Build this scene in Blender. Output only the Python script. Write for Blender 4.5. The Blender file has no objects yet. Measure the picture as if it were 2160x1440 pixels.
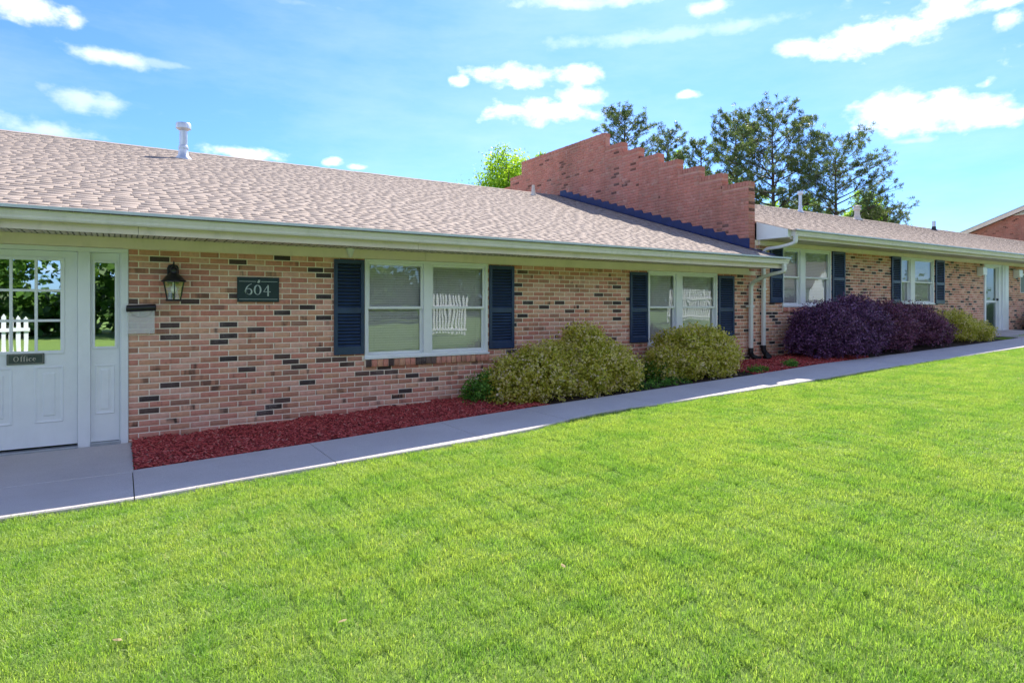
import bpy, math, random
import numpy as np
from mathutils import Vector, Matrix
random.seed(7); rng = np.random.default_rng(7)
S = bpy.context.scene
COL = S.collection

# ------------------------------------------------------------------ camera
FPX, HX, HY, DCAM, CZ = 1307.0, 1080.0, 645.0, 8.0, 1.5
YAW = math.atan2(2070, 1307)                       # angle between view axis and the facade
FX, FY = math.cos(YAW), math.sin(YAW); RX, RY = math.sin(YAW), -math.cos(YAW)
cam = bpy.data.cameras.new('camera'); camo = bpy.data.objects.new('camera', cam); COL.objects.link(camo)
camo.location = (0, -DCAM, CZ)
camo.rotation_euler = (math.radians(90), 0, YAW - math.radians(90))
cam.sensor_width = 36; cam.lens = FPX / 2160 * 36; cam.shift_y = -(720 - HY) / 2160
cam.clip_start = 0.05; cam.clip_end = 2000
S.camera = camo

# ------------------------------------------------------------------ sun + sky
SUNV = Vector((0.67, 0.605, 1.0)).normalized()      # towards the sun: behind the building, to the right
SUN_EL = math.asin(SUNV.z); SUN_AZ = math.atan2(SUNV.x, SUNV.y)
sun = bpy.data.lights.new('sun', 'SUN'); sun.energy = 3.3; sun.angle = math.radians(0.55); sun.color = (1.0, 0.93, 0.83)
suno = bpy.data.objects.new('sun', sun); COL.objects.link(suno)
suno.rotation_euler = (-SUNV).to_track_quat('-Z', 'Y').to_euler()

def pixdir(px, py):
    u = (px - HX) / FPX; v = -(py - HY) / FPX
    return Vector((FX + RX * u, FY + RY * u, v)).normalized()

world = bpy.data.worlds.new('World'); S.world = world; world.use_nodes = True
wn = world.node_tree; wn.nodes.clear()
def WN(t, **k):
    n = wn.nodes.new(t)
    for a, b in k.items(): setattr(n, a, b)
    return n
def build_world():
    L = wn.links.new
    out = WN('ShaderNodeOutputWorld'); bg = WN('ShaderNodeBackground'); bg.inputs['Strength'].default_value = 0.15
    sky = WN('ShaderNodeTexSky'); sky.sky_type = 'NISHITA'; sky.sun_disc = False
    sky.sun_elevation = SUN_EL; sky.sun_rotation = SUN_AZ
    sky.altitude = 100; sky.air_density = 1.0; sky.dust_density = 0.6; sky.ozone_density = 2.0
    tint = WN('ShaderNodeMix', data_type='RGBA', blend_type='MULTIPLY'); tint.inputs[0].default_value = 1
    tint.inputs[7].default_value = SKY_TINT
    L(sky.outputs[0], tint.inputs[6])
    tc = WN('ShaderNodeTexCoord'); sep = WN('ShaderNodeSeparateXYZ'); L(tc.outputs['Generated'], sep.inputs[0])
    az = WN('ShaderNodeMath', operation='ARCTAN2'); L(sep.outputs[1], az.inputs[0]); L(sep.outputs[0], az.inputs[1])
    el = WN('ShaderNodeMath', operation='ARCSINE'); L(sep.outputs[2], el.inputs[0])
    P = WN('ShaderNodeCombineXYZ'); L(az.outputs[0], P.inputs[0]); L(el.outputs[0], P.inputs[1])
    nz = WN('ShaderNodeTexNoise'); nz.inputs['Scale'].default_value = 9; nz.inputs['Detail'].default_value = 7; nz.inputs['Roughness'].default_value = 0.6
    L(tc.outputs['Generated'], nz.inputs['Vector'])
    s1 = WN('ShaderNodeVectorMath', operation='SUBTRACT'); s1.inputs[1].default_value = (.5, .5, .5); L(nz.outputs['Color'], s1.inputs[0])
    s2 = WN('ShaderNodeVectorMath', operation='MULTIPLY'); s2.inputs[1].default_value = (.07, .022, 0); L(s1.outputs[0], s2.inputs[0])
    PW = WN('ShaderNodeVectorMath', operation='ADD'); L(P.outputs[0], PW.inputs[0]); L(s2.outputs[0], PW.inputs[1])
    clouds = [(45, 8, 95, 34, 1.0), (150, 45, 26, 18, .75), (225, 118, 85, 15, .5), (180, 215, 95, 26, .38), (60, 272, 120, 24, .42),
              (505, 323, 66, 15, 1.0), (695, 340, 15, 9, .8), (745, 353, 18, 6, .7), (975, 173, 24, 12, .9), (1095, 162, 85, 25, .95),
              (1222, 158, 50, 24, .95), (1150, 235, 120, 24, .9), (1225, 208, 55, 22, .7), (1445, 200, 20, 8, .8), (1830, 80, 125, 34, 1.0),
              (1700, 102, 65, 20, .65), (1895, 60, 60, 26, .95), (1400, 76, 290, 18, .26), (1240, 4, 170, 14, .45), (1485, 17, 48, 18, .5),
              (1990, 12, 85, 30, 1.0), (2110, 2, 70, 16, .8), (2120, 45, 28, 24, .85), (2090, 178, 26, 14, .8), (1950, 238, 160, 40, 1.0),
              (2110, 240, 70, 26, .85), (1880, 215, 90, 26, .85), (1915, 300, 45, 8, .3), (640, 8, 90, 8, .12), (320, 130, 60, 8, .25)]
    cl = []
    for px, py, hw, hh, dn in clouds:
        a = pixdir(px, py); b = pixdir(px + hw, py); c = pixdir(px, py - hh)
        za = math.atan2(a.y, a.x); ea = math.asin(a.z)
        cl.append((za, ea, abs(za - math.atan2(b.y, b.x)), abs(math.asin(c.z) - ea), dn))
    r2 = random.Random(5)
    for i in range(60):                                            # added clouds out of view, bigger and denser to lift the ambient light
        za = math.radians(-180 + 240 * (i + .5) / 60 + r2.uniform(-4, 4))
        if math.radians(12) < za or za < math.radians(-172): za = math.radians(128 + r2.uniform(0, 45))
        w = r2.uniform(.14, .30)
        cl.append((za, r2.uniform(.1, .75), w, w * r2.uniform(.28, .45), r2.uniform(.6, 1)))
    fb = WN('ShaderNodeTexNoise'); fb.inputs['Scale'].default_value = 26; fb.inputs['Detail'].default_value = 9; fb.inputs['Roughness'].default_value = .58
    fm_ = WN('ShaderNodeMapping'); fm_.inputs['Scale'].default_value = (1, 1, 1.7); L(tc.outputs['Generated'], fm_.inputs[0]); L(fm_.outputs[0], fb.inputs['Vector'])
    fo = WN('ShaderNodeMapRange'); fo.clamp = False; fo.inputs[1].default_value = 0; fo.inputs[2].default_value = 1; fo.inputs[3].default_value = -1.45; fo.inputs[4].default_value = 1.45; L(fb.outputs[0], fo.inputs[0])
    acc = None
    for za, ea, sw, sh, dn in cl:
        a = WN('ShaderNodeVectorMath', operation='SUBTRACT'); a.inputs[1].default_value = (za, ea, 0); L(PW.outputs[0], a.inputs[0])
        b = WN('ShaderNodeVectorMath', operation='MULTIPLY'); b.inputs[1].default_value = (1 / sw, 1 / sh, 0); L(a.outputs[0], b.inputs[0])
        c = WN('ShaderNodeVectorMath', operation='LENGTH'); L(b.outputs[0], c.inputs[0])
        c2 = WN('ShaderNodeMath', operation='SUBTRACT'); L(c.outputs['Value'], c2.inputs[0]); L(fo.outputs[0], c2.inputs[1])
        d = WN('ShaderNodeMapRange', interpolation_type='SMOOTHSTEP'); L(c2.outputs[0], d.inputs[0])
        d.inputs[1].default_value = 1.45; d.inputs[2].default_value = 0.0; d.inputs[3].default_value = 0; d.inputs[4].default_value = dn
        if acc is None: acc = d.outputs[0]
        else:
            m = WN('ShaderNodeMath', operation='MAXIMUM'); L(acc, m.inputs[0]); L(d.outputs[0], m.inputs[1]); acc = m.outputs[0]
    n2 = WN('ShaderNodeTexNoise'); n2.inputs['Scale'].default_value = 16; n2.inputs['Detail'].default_value = 6; L(tc.outputs['Generated'], n2.inputs['Vector'])
    r = WN('ShaderNodeMapRange'); r.inputs[1].default_value = .3; r.inputs[2].default_value = .62; r.inputs[3].default_value = .8; r.inputs[4].default_value = 1.0
    L(n2.outputs[0], r.inputs[0])
    mm = WN('ShaderNodeMath', operation='MULTIPLY'); L(acc, mm.inputs[0]); L(r.outputs[0], mm.inputs[1])
    # faint veil of high cloud
    mp = WN('ShaderNodeMapping'); mp.inputs['Scale'].default_value = (1.2, 1.2, 4.5); L(tc.outputs['Generated'], mp.inputs[0])
    n3 = WN('ShaderNodeTexNoise'); n3.inputs['Scale'].default_value = 2.4; n3.inputs['Detail'].default_value = 8; n3.inputs['Roughness'].default_value = .62; L(mp.outputs[0], n3.inputs['Vector'])
    r3 = WN('ShaderNodeMapRange'); r3.inputs[1].default_value = .40; r3.inputs[2].default_value = .80; r3.inputs[3].default_value = 0; r3.inputs[4].default_value = .15
    L(n3.outputs[0], r3.inputs[0])
    mx = WN('ShaderNodeMath', operation='MAXIMUM'); L(mm.outputs[0], mx.inputs[0]); L(r3.outputs[0], mx.inputs[1])
    mix = WN('ShaderNodeMix', data_type='RGBA'); L(mx.outputs[0], mix.inputs[0]); L(tint.outputs[2], mix.inputs[6])
    cs = WN('ShaderNodeMix', data_type='RGBA'); L(r.outputs[0], cs.inputs[0]); cs.inputs[6].default_value = tuple(c * .72 for c in CLOUD_COL[:3]) + (1,); cs.inputs[7].default_value = CLOUD_COL
    L(cs.outputs[2], mix.inputs[7])
    L(mix.outputs[2], bg.inputs[0]); L(bg.outputs[0], out.inputs[0])
SKY_TINT = (0.182, 0.292, 0.50, 1)
CLOUD_COL = (3.7, 3.7, 3.8, 1)
build_world()
S.view_settings.view_transform = 'Standard'; S.view_settings.look = 'None'
S.view_settings.exposure = 1.8; S.view_settings.gamma = 1.0; S.view_settings.use_curve_mapping = False
S.cycles.max_bounces = 8; S.cycles.transparent_max_bounces = 12

# ------------------------------------------------------------------ helpers
def g(x):
    return float(np.interp(x, [-300, 0, 1.66, 3.65, 4.4, 7.6, 11, 17, 21.6, 30, 44, 400],
                           [0, 0, .055, .13, .155, .285, .415, .575, .715, .87, 1.0, 1.0]))
def proj(x, y, z):
    y = y + DCAM; d = FX * x + FY * y
    if d < .3: return None
    return HX + FPX * (RX * x + RY * y) / d, HY - FPX * (z - CZ) / d, d
def at(px, depth):                                   # a real place in the world, depth metres along the view axis
    u = (px - HX) / FPX
    return depth * (FX + RX * u), -DCAM + depth * (FY + RY * u)

def tag(o, label=None, cat=None, group=None, kind=None):
    if label: o['label'] = label
    if cat: o['category'] = cat
    if group: o['group'] = group
    if kind: o['kind'] = kind
    return o
def empty(name, loc=(0, 0, 0), rz=0, label=None, cat=None, group=None):
    o = bpy.data.objects.new(name, None); COL.objects.link(o); o.location = loc; o.rotation_euler = (0, 0, rz)
    o.empty_display_size = .2
    return tag(o, label, cat, group)
def link(name, me, parent=None, loc=(0, 0, 0), rz=0):
    o = bpy.data.objects.new(name, me); COL.objects.link(o)
    o.location = loc; o.rotation_euler = (0, 0, rz)
    if parent is not None: o.parent = parent
    return o
def npmesh(name, V, F, mat, tone=None, smooth=False):
    """V (n,3), F (m,k) fixed-size faces, tone (n,4) per vertex"""
    V = np.asarray(V, np.float32); F = np.asarray(F, np.int32)
    me = bpy.data.meshes.new(name); k = F.shape[1]
    me.vertices.add(len(V)); me.vertices.foreach_set('co', V.ravel())
    me.loops.add(F.size); me.loops.foreach_set('vertex_index', F.ravel())
    me.polygons.add(len(F)); me.polygons.foreach_set('loop_start', np.arange(0, F.size, k, dtype=np.int32))
    me.polygons.foreach_set('loop_total', np.full(len(F), k, np.int32))
    if smooth: me.polygons.foreach_set('use_smooth', np.ones(len(F), bool))
    me.update(calc_edges=True); me.validate()
    if tone is not None:
        a = me.attributes.new('tone', 'FLOAT_COLOR', 'POINT'); a.data.foreach_set('color', np.asarray(tone, np.float32).ravel())
    me.materials.append(mat)
    return me

class MB:
    def __init__(s): s.v = []; s.f = []
    def add(s, vs, fs):
        b = len(s.v); s.v += [tuple(v) for v in vs]; s.f += [tuple(i + b for i in f) for f in fs]
    def box(s, x0, x1, y0, y1, z0, z1):
        s.add([(x0, y0, z0), (x1, y0, z0), (x1, y1, z0), (x0, y1, z0), (x0, y0, z1), (x1, y0, z1), (x1, y1, z1), (x0, y1, z1)],
              [(0, 3, 2, 1), (4, 5, 6, 7), (0, 1, 5, 4), (1, 2, 6, 5), (2, 3, 7, 6), (3, 0, 4, 7)])
    def prism(s, pts, a, b, axis='x'):
        """closed polygon of (p,q) extruded from a to b along axis"""
        n = len(pts)
        def mk(p, q, t): return {'x': (t, p, q), 'y': (p, t, q), 'z': (p, q, t)}[axis]
        vs = [mk(p, q, a) for p, q in pts] + [mk(p, q, b) for p, q in pts]
        fs = [tuple(range(n)), tuple(range(2 * n - 1, n - 1, -1))] + [((i + 1) % n, i, n + i, n + (i + 1) % n) for i in range(n)]
        s.add(vs, fs)
    def lathe(s, prof, c=(0, 0, 0), n=16):
        b = len(s.v)
        for r, z in prof:
            for k in range(n):
                a = 2 * math.pi * k / n; s.v.append((c[0] + r * math.cos(a), c[1] + r * math.sin(a), c[2] + z))
        for i in range(len(prof) - 1):
            for k in range(n):
                s.f.append((b + i * n + k, b + i * n + (k + 1) % n, b + (i + 1) * n + (k + 1) % n, b + (i + 1) * n + k))
        s.f.append(tuple(b + k for k in range(n))[::-1]); s.f.append(tuple(b + (len(prof) - 1) * n + k for k in range(n)))
    def tube(s, path, rad, n=8, sec=None, cap=True):
        path = [Vector(p) for p in path]; b = len(s.v); m = len(path)
        t0 = (path[1] - path[0]).normalized(); up = Vector((1, 0, 0)) if abs(t0.x) < .9 else Vector((0, 0, 1))
        N = (up - t0 * up.dot(t0)).normalized()
        for i, p in enumerate(path):
            t = (path[min(i + 1, m - 1)] - path[max(i - 1, 0)]).normalized()
            N = (N - t * N.dot(t)).normalized(); B = t.cross(N)
            r = rad[i] if isinstance(rad, (list, tuple)) else rad
            if sec: pts = [(a * r, c * r) for a, c in sec]
            else: pts = [(r * math.cos(2 * math.pi * k / n), r * math.sin(2 * math.pi * k / n)) for k in range(n)]
            for a, c in pts: s.v.append(tuple(p + N * a + B * c))
        n = len(sec) if sec else n
        for i in range(m - 1):
            for k in range(n):
                s.f.append((b + i * n + k, b + i * n + (k + 1) % n, b + (i + 1) * n + (k + 1) % n, b + (i + 1) * n + k))
        if cap:
            s.f.append(tuple(b + k for k in range(n))[::-1]); s.f.append(tuple(b + (m - 1) * n + k for k in range(n)))
    def mesh(s, name, mat, smooth=False):
        me = bpy.data.meshes.new(name); me.from_pydata(s.v, [], s.f); me.validate(); me.update()
        me.materials.append(mat)
        if smooth:
            me.polygons.foreach_set('use_smooth', [True] * len(me.polygons))
            me.set_sharp_from_angle(angle=math.radians(40))
        return me
    def build(s, name, mat, parent=None, smooth=False, bevel=0, loc=(0, 0, 0)):
        o = link(name, s.mesh(name, mat, smooth), parent, loc)
        if bevel:
            m = o.modifiers.new('bevel', 'BEVEL'); m.width = bevel; m.segments = 2; m.limit_method = 'ANGLE'
        return o

def smoothpath(pts, k=5):
    """Catmull-Rom through the points"""
    P = [Vector(p) for p in pts]; P = [P[0] * 2 - P[1]] + P + [P[-1] * 2 - P[-2]]; o = []
    for i in range(1, len(P) - 2):
        for j in range(k):
            t = j / k; a, b, c, d = P[i - 1:i + 3]
            o.append(.5 * ((2 * b) + (c - a) * t + (2 * a - 5 * b + 4 * c - d) * t * t + (3 * b - a - 3 * c + d) * t ** 3))
    o.append(P[-2]); return o

# ------------------------------------------------------------------ materials
def newmat(name):
    m = bpy.data.materials.new(name); m.use_nodes = True; n = m.node_tree
    return m, n, n.nodes['Principled BSDF']
def N(n, t, **k):
    x = n.nodes.new(t)
    for a, b in k.items(): setattr(x, a, b)
    return x
def noise(n, scale, detail=4, rough=.55, vec=None, stretch=None):
    x = N(n, 'ShaderNodeTexNoise'); x.inputs['Scale'].default_value = scale; x.inputs['Detail'].default_value = detail; x.inputs['Roughness'].default_value = rough
    if vec is None:
        geo = N(n, 'ShaderNodeNewGeometry'); vec = geo.outputs['Position']
    if stretch:
        mp = N(n, 'ShaderNodeMapping'); mp.inputs['Scale'].default_value = stretch; n.links.new(vec, mp.inputs[0]); vec = mp.outputs[0]
    n.links.new(vec, x.inputs['Vector']); return x
def ramp(n, fac, stops, interp='LINEAR'):
    r = N(n, 'ShaderNodeValToRGB'); r.color_ramp.interpolation = interp
    e = r.color_ramp.elements
    while len(e) < len(stops): e.new(.5)
    for i, (p, c) in enumerate(stops):
        e[i].position = p; e[i].color = c if len(c) == 4 else (*c, 1)
    n.links.new(fac, r.inputs[0]); return r
def mixc(n, fac, a, b, mode='MIX'):
    m = N(n, 'ShaderNodeMix', data_type='RGBA', blend_type=mode)
    for i, v in ((0, fac), (6, a), (7, b)):
        if hasattr(v, 'node') or hasattr(v, 'links'): n.links.new(v, m.inputs[i])
        elif i == 0: m.inputs[0].default_value = v
        else: m.inputs[i].default_value = v if len(v) == 4 else (*v, 1)
    return m.outputs[2]
def maprange(n, v, a, b, c, d, clamp=True):
    m = N(n, 'ShaderNodeMapRange'); m.clamp = clamp
    for i, x in enumerate((a, b, c, d)): m.inputs[i + 1].default_value = x
    n.links.new(v, m.inputs[0]); return m.outputs[0]
def bump(n, p, h, dist=.002, strength=1):
    b = N(n, 'ShaderNodeBump'); b.inputs['Distance'].default_value = dist; b.inputs['Strength'].default_value = strength
    n.links.new(h, b.inputs['Height']); n.links.new(b.outputs[0], p.inputs['Normal'])

def paint(name, col, rough=.45, var=.12, dirt=.0, scale=3.0, spec=.5, metal=0, dirtcol=(.25, .22, .17), bmp=.0008):
    m, n, p = newmat(name)
    a = noise(n, scale, 6, .6)
    c = mixc(n, maprange(n, a.outputs[0], .3, .7, 0, 1), tuple(x * (1 - var) for x in col), tuple(min(1, x * (1 + var * .5)) for x in col))
    if dirt:
        d = noise(n, scale * 3.1, 8, .7, stretch=(1, 1, .35))
        c = mixc(n, maprange(n, d.outputs[0], .52, .74, 0, dirt), c, dirtcol)
    n.links.new(c, p.inputs['Base Color']); p.inputs['Roughness'].default_value = rough; p.inputs['Metallic'].default_value = metal
    p.inputs['Specular IOR Level'].default_value = spec
    b = noise(n, 60, 3); bump(n, p, b.outputs[0], bmp)
    return m

def brick_mat(name, stops, stain=0.0, flash=.48):
    m, n, p = newmat(name)
    at_ = N(n, 'ShaderNodeAttribute', attribute_name='tone'); sp = N(n, 'ShaderNodeSeparateColor'); n.links.new(at_.outputs['Color'], sp.inputs[0])
    geo = N(n, 'ShaderNodeNewGeometry')
    off = N(n, 'ShaderNodeVectorMath', operation='SCALE'); off.inputs['Scale'].default_value = 37.0; n.links.new(at_.outputs['Color'], off.inputs[0])
    ad = N(n, 'ShaderNodeVectorMath', operation='ADD'); n.links.new(geo.outputs['Position'], ad.inputs[0]); n.links.new(off.outputs[0], ad.inputs[1])
    base = ramp(n, sp.outputs[0], stops).outputs[0]
    n1 = noise(n, 26, 5, .65, vec=ad.outputs[0])
    c = mixc(n, maprange(n, n1.outputs[0], .3, .7, 0, .55), base, (.55, .36, .30), 'MIX') if False else mixc(n, maprange(n, n1.outputs[0], .25, .75, 0, 1), mixc(n, 1.0, base, (.80, .79, .78), 'MULTIPLY'), mixc(n, 1.0, base, (1.14, 1.13, 1.12), 'MULTIPLY'))
    # fired dark bands across single bricks
    n2 = noise(n, 7, 3, .5, vec=ad.outputs[0], stretch=(1, 1, .25))
    th = N(n, 'ShaderNodeMath', operation='MULTIPLY'); n.links.new(maprange(n, n2.outputs[0], .56, .64, 0, 1), th.inputs[0]); n.links.new(maprange(n, sp.outputs[1], .5, .95, 0, flash * 2), th.inputs[1])
    c = mixc(n, th.outputs[0], c, (.055, .035, .03))
    # pale lime bloom
    n3 = noise(n, 2.2, 8, .7); n4 = noise(n, 60, 4, .7)
    t2 = N(n, 'ShaderNodeMath', operation='MULTIPLY'); n.links.new(maprange(n, n3.outputs[0], .52, .72, 0, .5), t2.inputs[0]); n.links.new(maprange(n, n4.outputs[0], .4, .7, 0, 1), t2.inputs[1])
    c = mixc(n, t2.outputs[0], c, (.62, .52, .47))
    if stain:
        n5 = noise(n, 1.3, 7, .7, stretch=(1, 1, .35))
        c = mixc(n, maprange(n, n5.outputs[0], .42, .66, 0, stain), c, (.20, .10, .075))
        n6 = noise(n, 5, 6, .7); c = mixc(n, maprange(n, n6.outputs[0], .58, .70, 0, .5), c, (.66, .46, .40))
    n.links.new(c, p.inputs['Base Color']); p.inputs['Roughness'].default_value = .85; p.inputs['Specular IOR Level'].default_value = .3
    b = noise(n, 180, 4, .7); bump(n, p, b.outputs[0], .0016)
    return m
BST = [(0, (.56, .225, .165)), (.25, (.65, .29, .215)), (.42, (.74, .42, .325)), (.57, (.66, .35, .225)), (.72, (.53, .25, .165)), (.86, (.42, .21, .15)), (.885, (.16, .095, .075)), (.94, (.10, .065, .06)), (1, (.05, .04, .042))]
M_BRICK = brick_mat('facade brick', BST)
M_BRICK2 = brick_mat('weathered parapet brick', [(0, (.52, .19, .14)), (.4, (.58, .24, .19)), (.7, (.50, .19, .145)), (.93, (.54, .27, .21)), (.96, (.2, .08, .06)), (1, (.13, .06, .05))], stain=.55, flash=.12)
def mortar_mat(name, col, col2):
    m, n, p = newmat(name); a = noise(n, 3, 8, .7)
    c = mixc(n, maprange(n, a.outputs[0], .35, .65, 0, 1), col, col2)
    n.links.new(c, p.inputs['Base Color']); p.inputs['Roughness'].default_value = .95
    b = noise(n, 220, 3); bump(n, p, b.outputs[0], .002); return m
M_MORTAR = mortar_mat('cream mortar', (.92, .80, .66), (.84, .71, .58))
M_MORTAR2 = mortar_mat('stained mortar', (.58, .33, .26), (.48, .24, .19))
def shingle_mat():
    m, n, p = newmat('asphalt shingle granules')
    at_ = N(n, 'ShaderNodeAttribute', attribute_name='tone'); sp = N(n, 'ShaderNodeSeparateColor'); n.links.new(at_.outputs['Color'], sp.inputs[0])
    base = ramp(n, sp.outputs[0], [(0, (.322, .266, .226)), (.35, (.340, .282, .242)), (.75, (.350, .292, .250)), (1, (.365, .305, .264))]).outputs[0]
    gr = noise(n, 320, 2, .8); c = mixc(n, maprange(n, gr.outputs[0], .38, .62, 0, 1), mixc(n, 1.0, base, (.88, .875, .87), 'MULTIPLY'), mixc(n, 1.0, base, (1.08, 1.08, 1.08), 'MULTIPLY'))
    big = noise(n, .35, 4, .5); c = mixc(n, maprange(n, big.outputs[0], .4, .7, 0, .25), c, (.29, .24, .205))
    n.links.new(c, p.inputs['Base Color']); p.inputs['Roughness'].default_value = .95; p.inputs['Specular IOR Level'].default_value = .15
    bump(n, p, gr.outputs[0], .002); return m
M_SHINGLE = shingle_mat()
M_EDGE = paint('cut shingle edge', (.10, .08, .07), .95, .3)
M_WHITE = paint('white door paint', (.80, .82, .84), .35, .05, .10, 4, dirtcol=(.5, .5, .48))
M_VINYL = paint('white vinyl', (.80, .81, .82), .4, .04, .12, 5, dirtcol=(.45, .44, .4))
M_CREAM = paint('cream trim', (.88, .74, .66), .5, .08, .22, 2.2, dirtcol=(.42, .38, .28))
M_CREAM2 = paint('beige fascia', (.76, .64, .58), .5, .10, .35, 2.2, dirtcol=(.36, .33, .25))
M_GUTTER = paint('gutter enamel', (.76, .70, .72), .35, .08, .3, 2.6, dirtcol=(.38, .37, .3))
M_DRIP = paint('drip edge metal', (.55, .60, .66), .3, .08, .15, 4)
M_SOFFIT = paint('soffit vinyl', (.62, .54, .48), .55, .08, .25, 3, dirtcol=(.3, .27, .2))
M_DARK = paint('gap shade black', (.01, .01, .01), .9, 0)  # near-black colour that stands for shade inside slots and gaps
M_SHUT = paint('navy black shutter vinyl', (.022, .046, .115), .32, .3, .08, 6, spec=.55, dirtcol=(.1, .11, .12))
M_BLACK = paint('black powder coat', (.010, .011, .014), .3, .2, .06, 9, dirtcol=(.08, .08, .08))
M_SIGN = paint('dark teal sign', (.010, .030, .042), .4, .15, .12, 9, dirtcol=(.06, .09, .1))
M_PLATE = paint('grey green sign', (.045, .065, .062), .35, .25, .25, 25, dirtcol=(.14, .16, .15))
M_LETTER = paint('pale sign lettering', (.48, .55, .56), .5, .1)
M_STRAW = paint('dry straw leaf', (.34, .26, .12), .8, .2)
M_LETTER2 = paint('beige sign lettering', (.52, .48, .40), .5, .1)
M_METAL = paint('galvanised steel', (.62, .66, .70), .38, .12, .2, 8, metal=.6)
M_ALU = paint('aluminium sill', (.42, .45, .48), .35, .15, .3, 7, metal=.5)
M_PIPEW = paint('weathered white pipe', (.66, .60, .54), .6, .15, .3, 8)
M_DSP = paint('downspout enamel', (.72, .71, .68), .4, .06, .15, 3)
M_HOSE = paint('black drain hose', (.008, .008, .009), .45, .1)
M_TAR = paint('bituminous flashing', (.007, .022, .11), .5, .3, .05, 7, dirtcol=(.08, .09, .12), bmp=.004)
M_WALLIN = paint('interior wall', (.5, .48, .44), .8, .05)
M_BLIND = paint('blind slats', (.86, .81, .86), .6, .05)
M_LOUVRE = paint('white louvre', (.75, .74, .7), .5, .08, .2)
M_PICKET = paint('white picket', (.85, .85, .86), .5, .04)
M_SIDING = paint('white siding', (.8, .8, .8), .6, .04)

def glass_mat(name, refl, tintc=(.85, .92, .88), wave=.0):
    m, n, p = newmat(name); n.nodes.remove(p); out = n.nodes['Material Output']
    fr = N(n, 'ShaderNodeFresnel'); fr.inputs['IOR'].default_value = 1.5
    gl = N(n, 'ShaderNodeBsdfGlossy'); gl.inputs['Roughness'].default_value = .01; gl.inputs['Color'].default_value = (.9, .95, .97, 1)
    tr = N(n, 'ShaderNodeBsdfTransparent'); tr.inputs['Color'].default_value = (*tintc, 1)
    ad = N(n, 'ShaderNodeMath', operation='ADD'); n.links.new(fr.outputs[0], ad.inputs[0]); ad.inputs[1].default_value = refl; ad.use_clamp = True
    mx = N(n, 'ShaderNodeMixShader'); n.links.new(ad.outputs[0], mx.inputs[0]); n.links.new(tr.outputs[0], mx.inputs[1]); n.links.new(gl.outputs[0], mx.inputs[2])
    if wave:
        w = noise(n, 2.6, 1, .4); b = N(n, 'ShaderNodeBump'); b.inputs['Distance'].default_value = wave; b.inputs['Strength'].default_value = 1
        n.links.new(w.outputs[0], b.inputs['Height']); n.links.new(b.outputs[0], gl.inputs['Normal'])
    n.links.new(mx.outputs[0], out.inputs[0]); return m
M_GLASS = glass_mat('coated window glass', .10, (.97, .98, .97), wave=.0012)
M_GLASSD = glass_mat('door glass', .62, (.5, .55, .5), wave=.0005)
M_GLASSL = glass_mat('lantern glass', .05, (.97, .97, .95))
def acryl():
    m, n, p = newmat('hazy acrylic'); n.nodes.remove(p); out = n.nodes['Material Output']
    a = N(n, 'ShaderNodeBsdfTransparent'); b = N(n, 'ShaderNodeBsdfDiffuse'); b.inputs[0].default_value = (.86, .85, .83, 1); x = N(n, 'ShaderNodeMixShader'); x.inputs[0].default_value = .28
    n.links.new(a.outputs[0], x.inputs[1]); n.links.new(b.outputs[0], x.inputs[2]); n.links.new(x.outputs[0], out.inputs[0]); return m
M_ACRYL = acryl()
def milk():
    m, n, p = newmat('unlit frosted bulb'); p.inputs['Base Color'].default_value = (.85, .84, .8, 1); p.inputs['Roughness'].default_value = .2; return m
M_BULB = milk()

def conc_mat():
    m, n, p = newmat('broom finished concrete')
    a = noise(n, .8, 8, .7); b = noise(n, 140, 3, .8); d = noise(n, 9, 8, .75)
    c = mixc(n, maprange(n, a.outputs[0], .35, .65, 0, 1), (.50, .455, .43), (.58, .535, .51))
    c = mixc(n, maprange(n, b.outputs[0], .35, .65, 0, 1), mixc(n, 1.0, c, (.78, .78, .78), 'MULTIPLY'), mixc(n, 1.0, c, (1.12, 1.12, 1.12), 'MULTIPLY'))
    c = mixc(n, maprange(n, d.outputs[0], .58, .74, 0, .35), c, (.30, .28, .26))
    n.links.new(c, p.inputs['Base Color']); p.inputs['Roughness'].default_value = .9
    bump(n, p, b.outputs[0], .003); return m
M_CONC = conc_mat()
def mulch_mat():
    m, n, p = newmat('dyed red mulch')
    at_ = N(n, 'ShaderNodeAttribute', attribute_name='tone'); sp = N(n, 'ShaderNodeSeparateColor'); n.links.new(at_.outputs['Color'], sp.inputs[0])
    c = ramp(n, sp.outputs[0], [(0, (.18, .020, .018)), (.5, (.46, .055, .050)), (.9, (.64, .12, .10)), (1, (.62, .26, .20))]).outputs[0]
    n.links.new(c, p.inputs['Base Color']); p.inputs['Roughness'].default_value = .8; return m
M_MULCH = mulch_mat()
def soil_mat(name, a_, b_, sc=3):
    m, n, p = newmat(name); a = noise(n, sc, 9, .75); b = noise(n, 70, 5, .8)
    c = mixc(n, maprange(n, a.outputs[0], .35, .65, 0, 1), a_, b_)
    n.links.new(c, p.inputs['Base Color']); p.inputs['Roughness'].default_value = 1; bump(n, p, b.outputs[0], .02); return m
M_GROUND = soil_mat('lawn soil', (.13, .22, .04), (.18, .28, .05), .8)
M_SOIL = soil_mat('dark soil', (.03, .018, .012), (.06, .035, .025), 5)
M_MULCHB = soil_mat('mulch underlay', (.16, .022, .02), (.26, .034, .03), 14)

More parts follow.
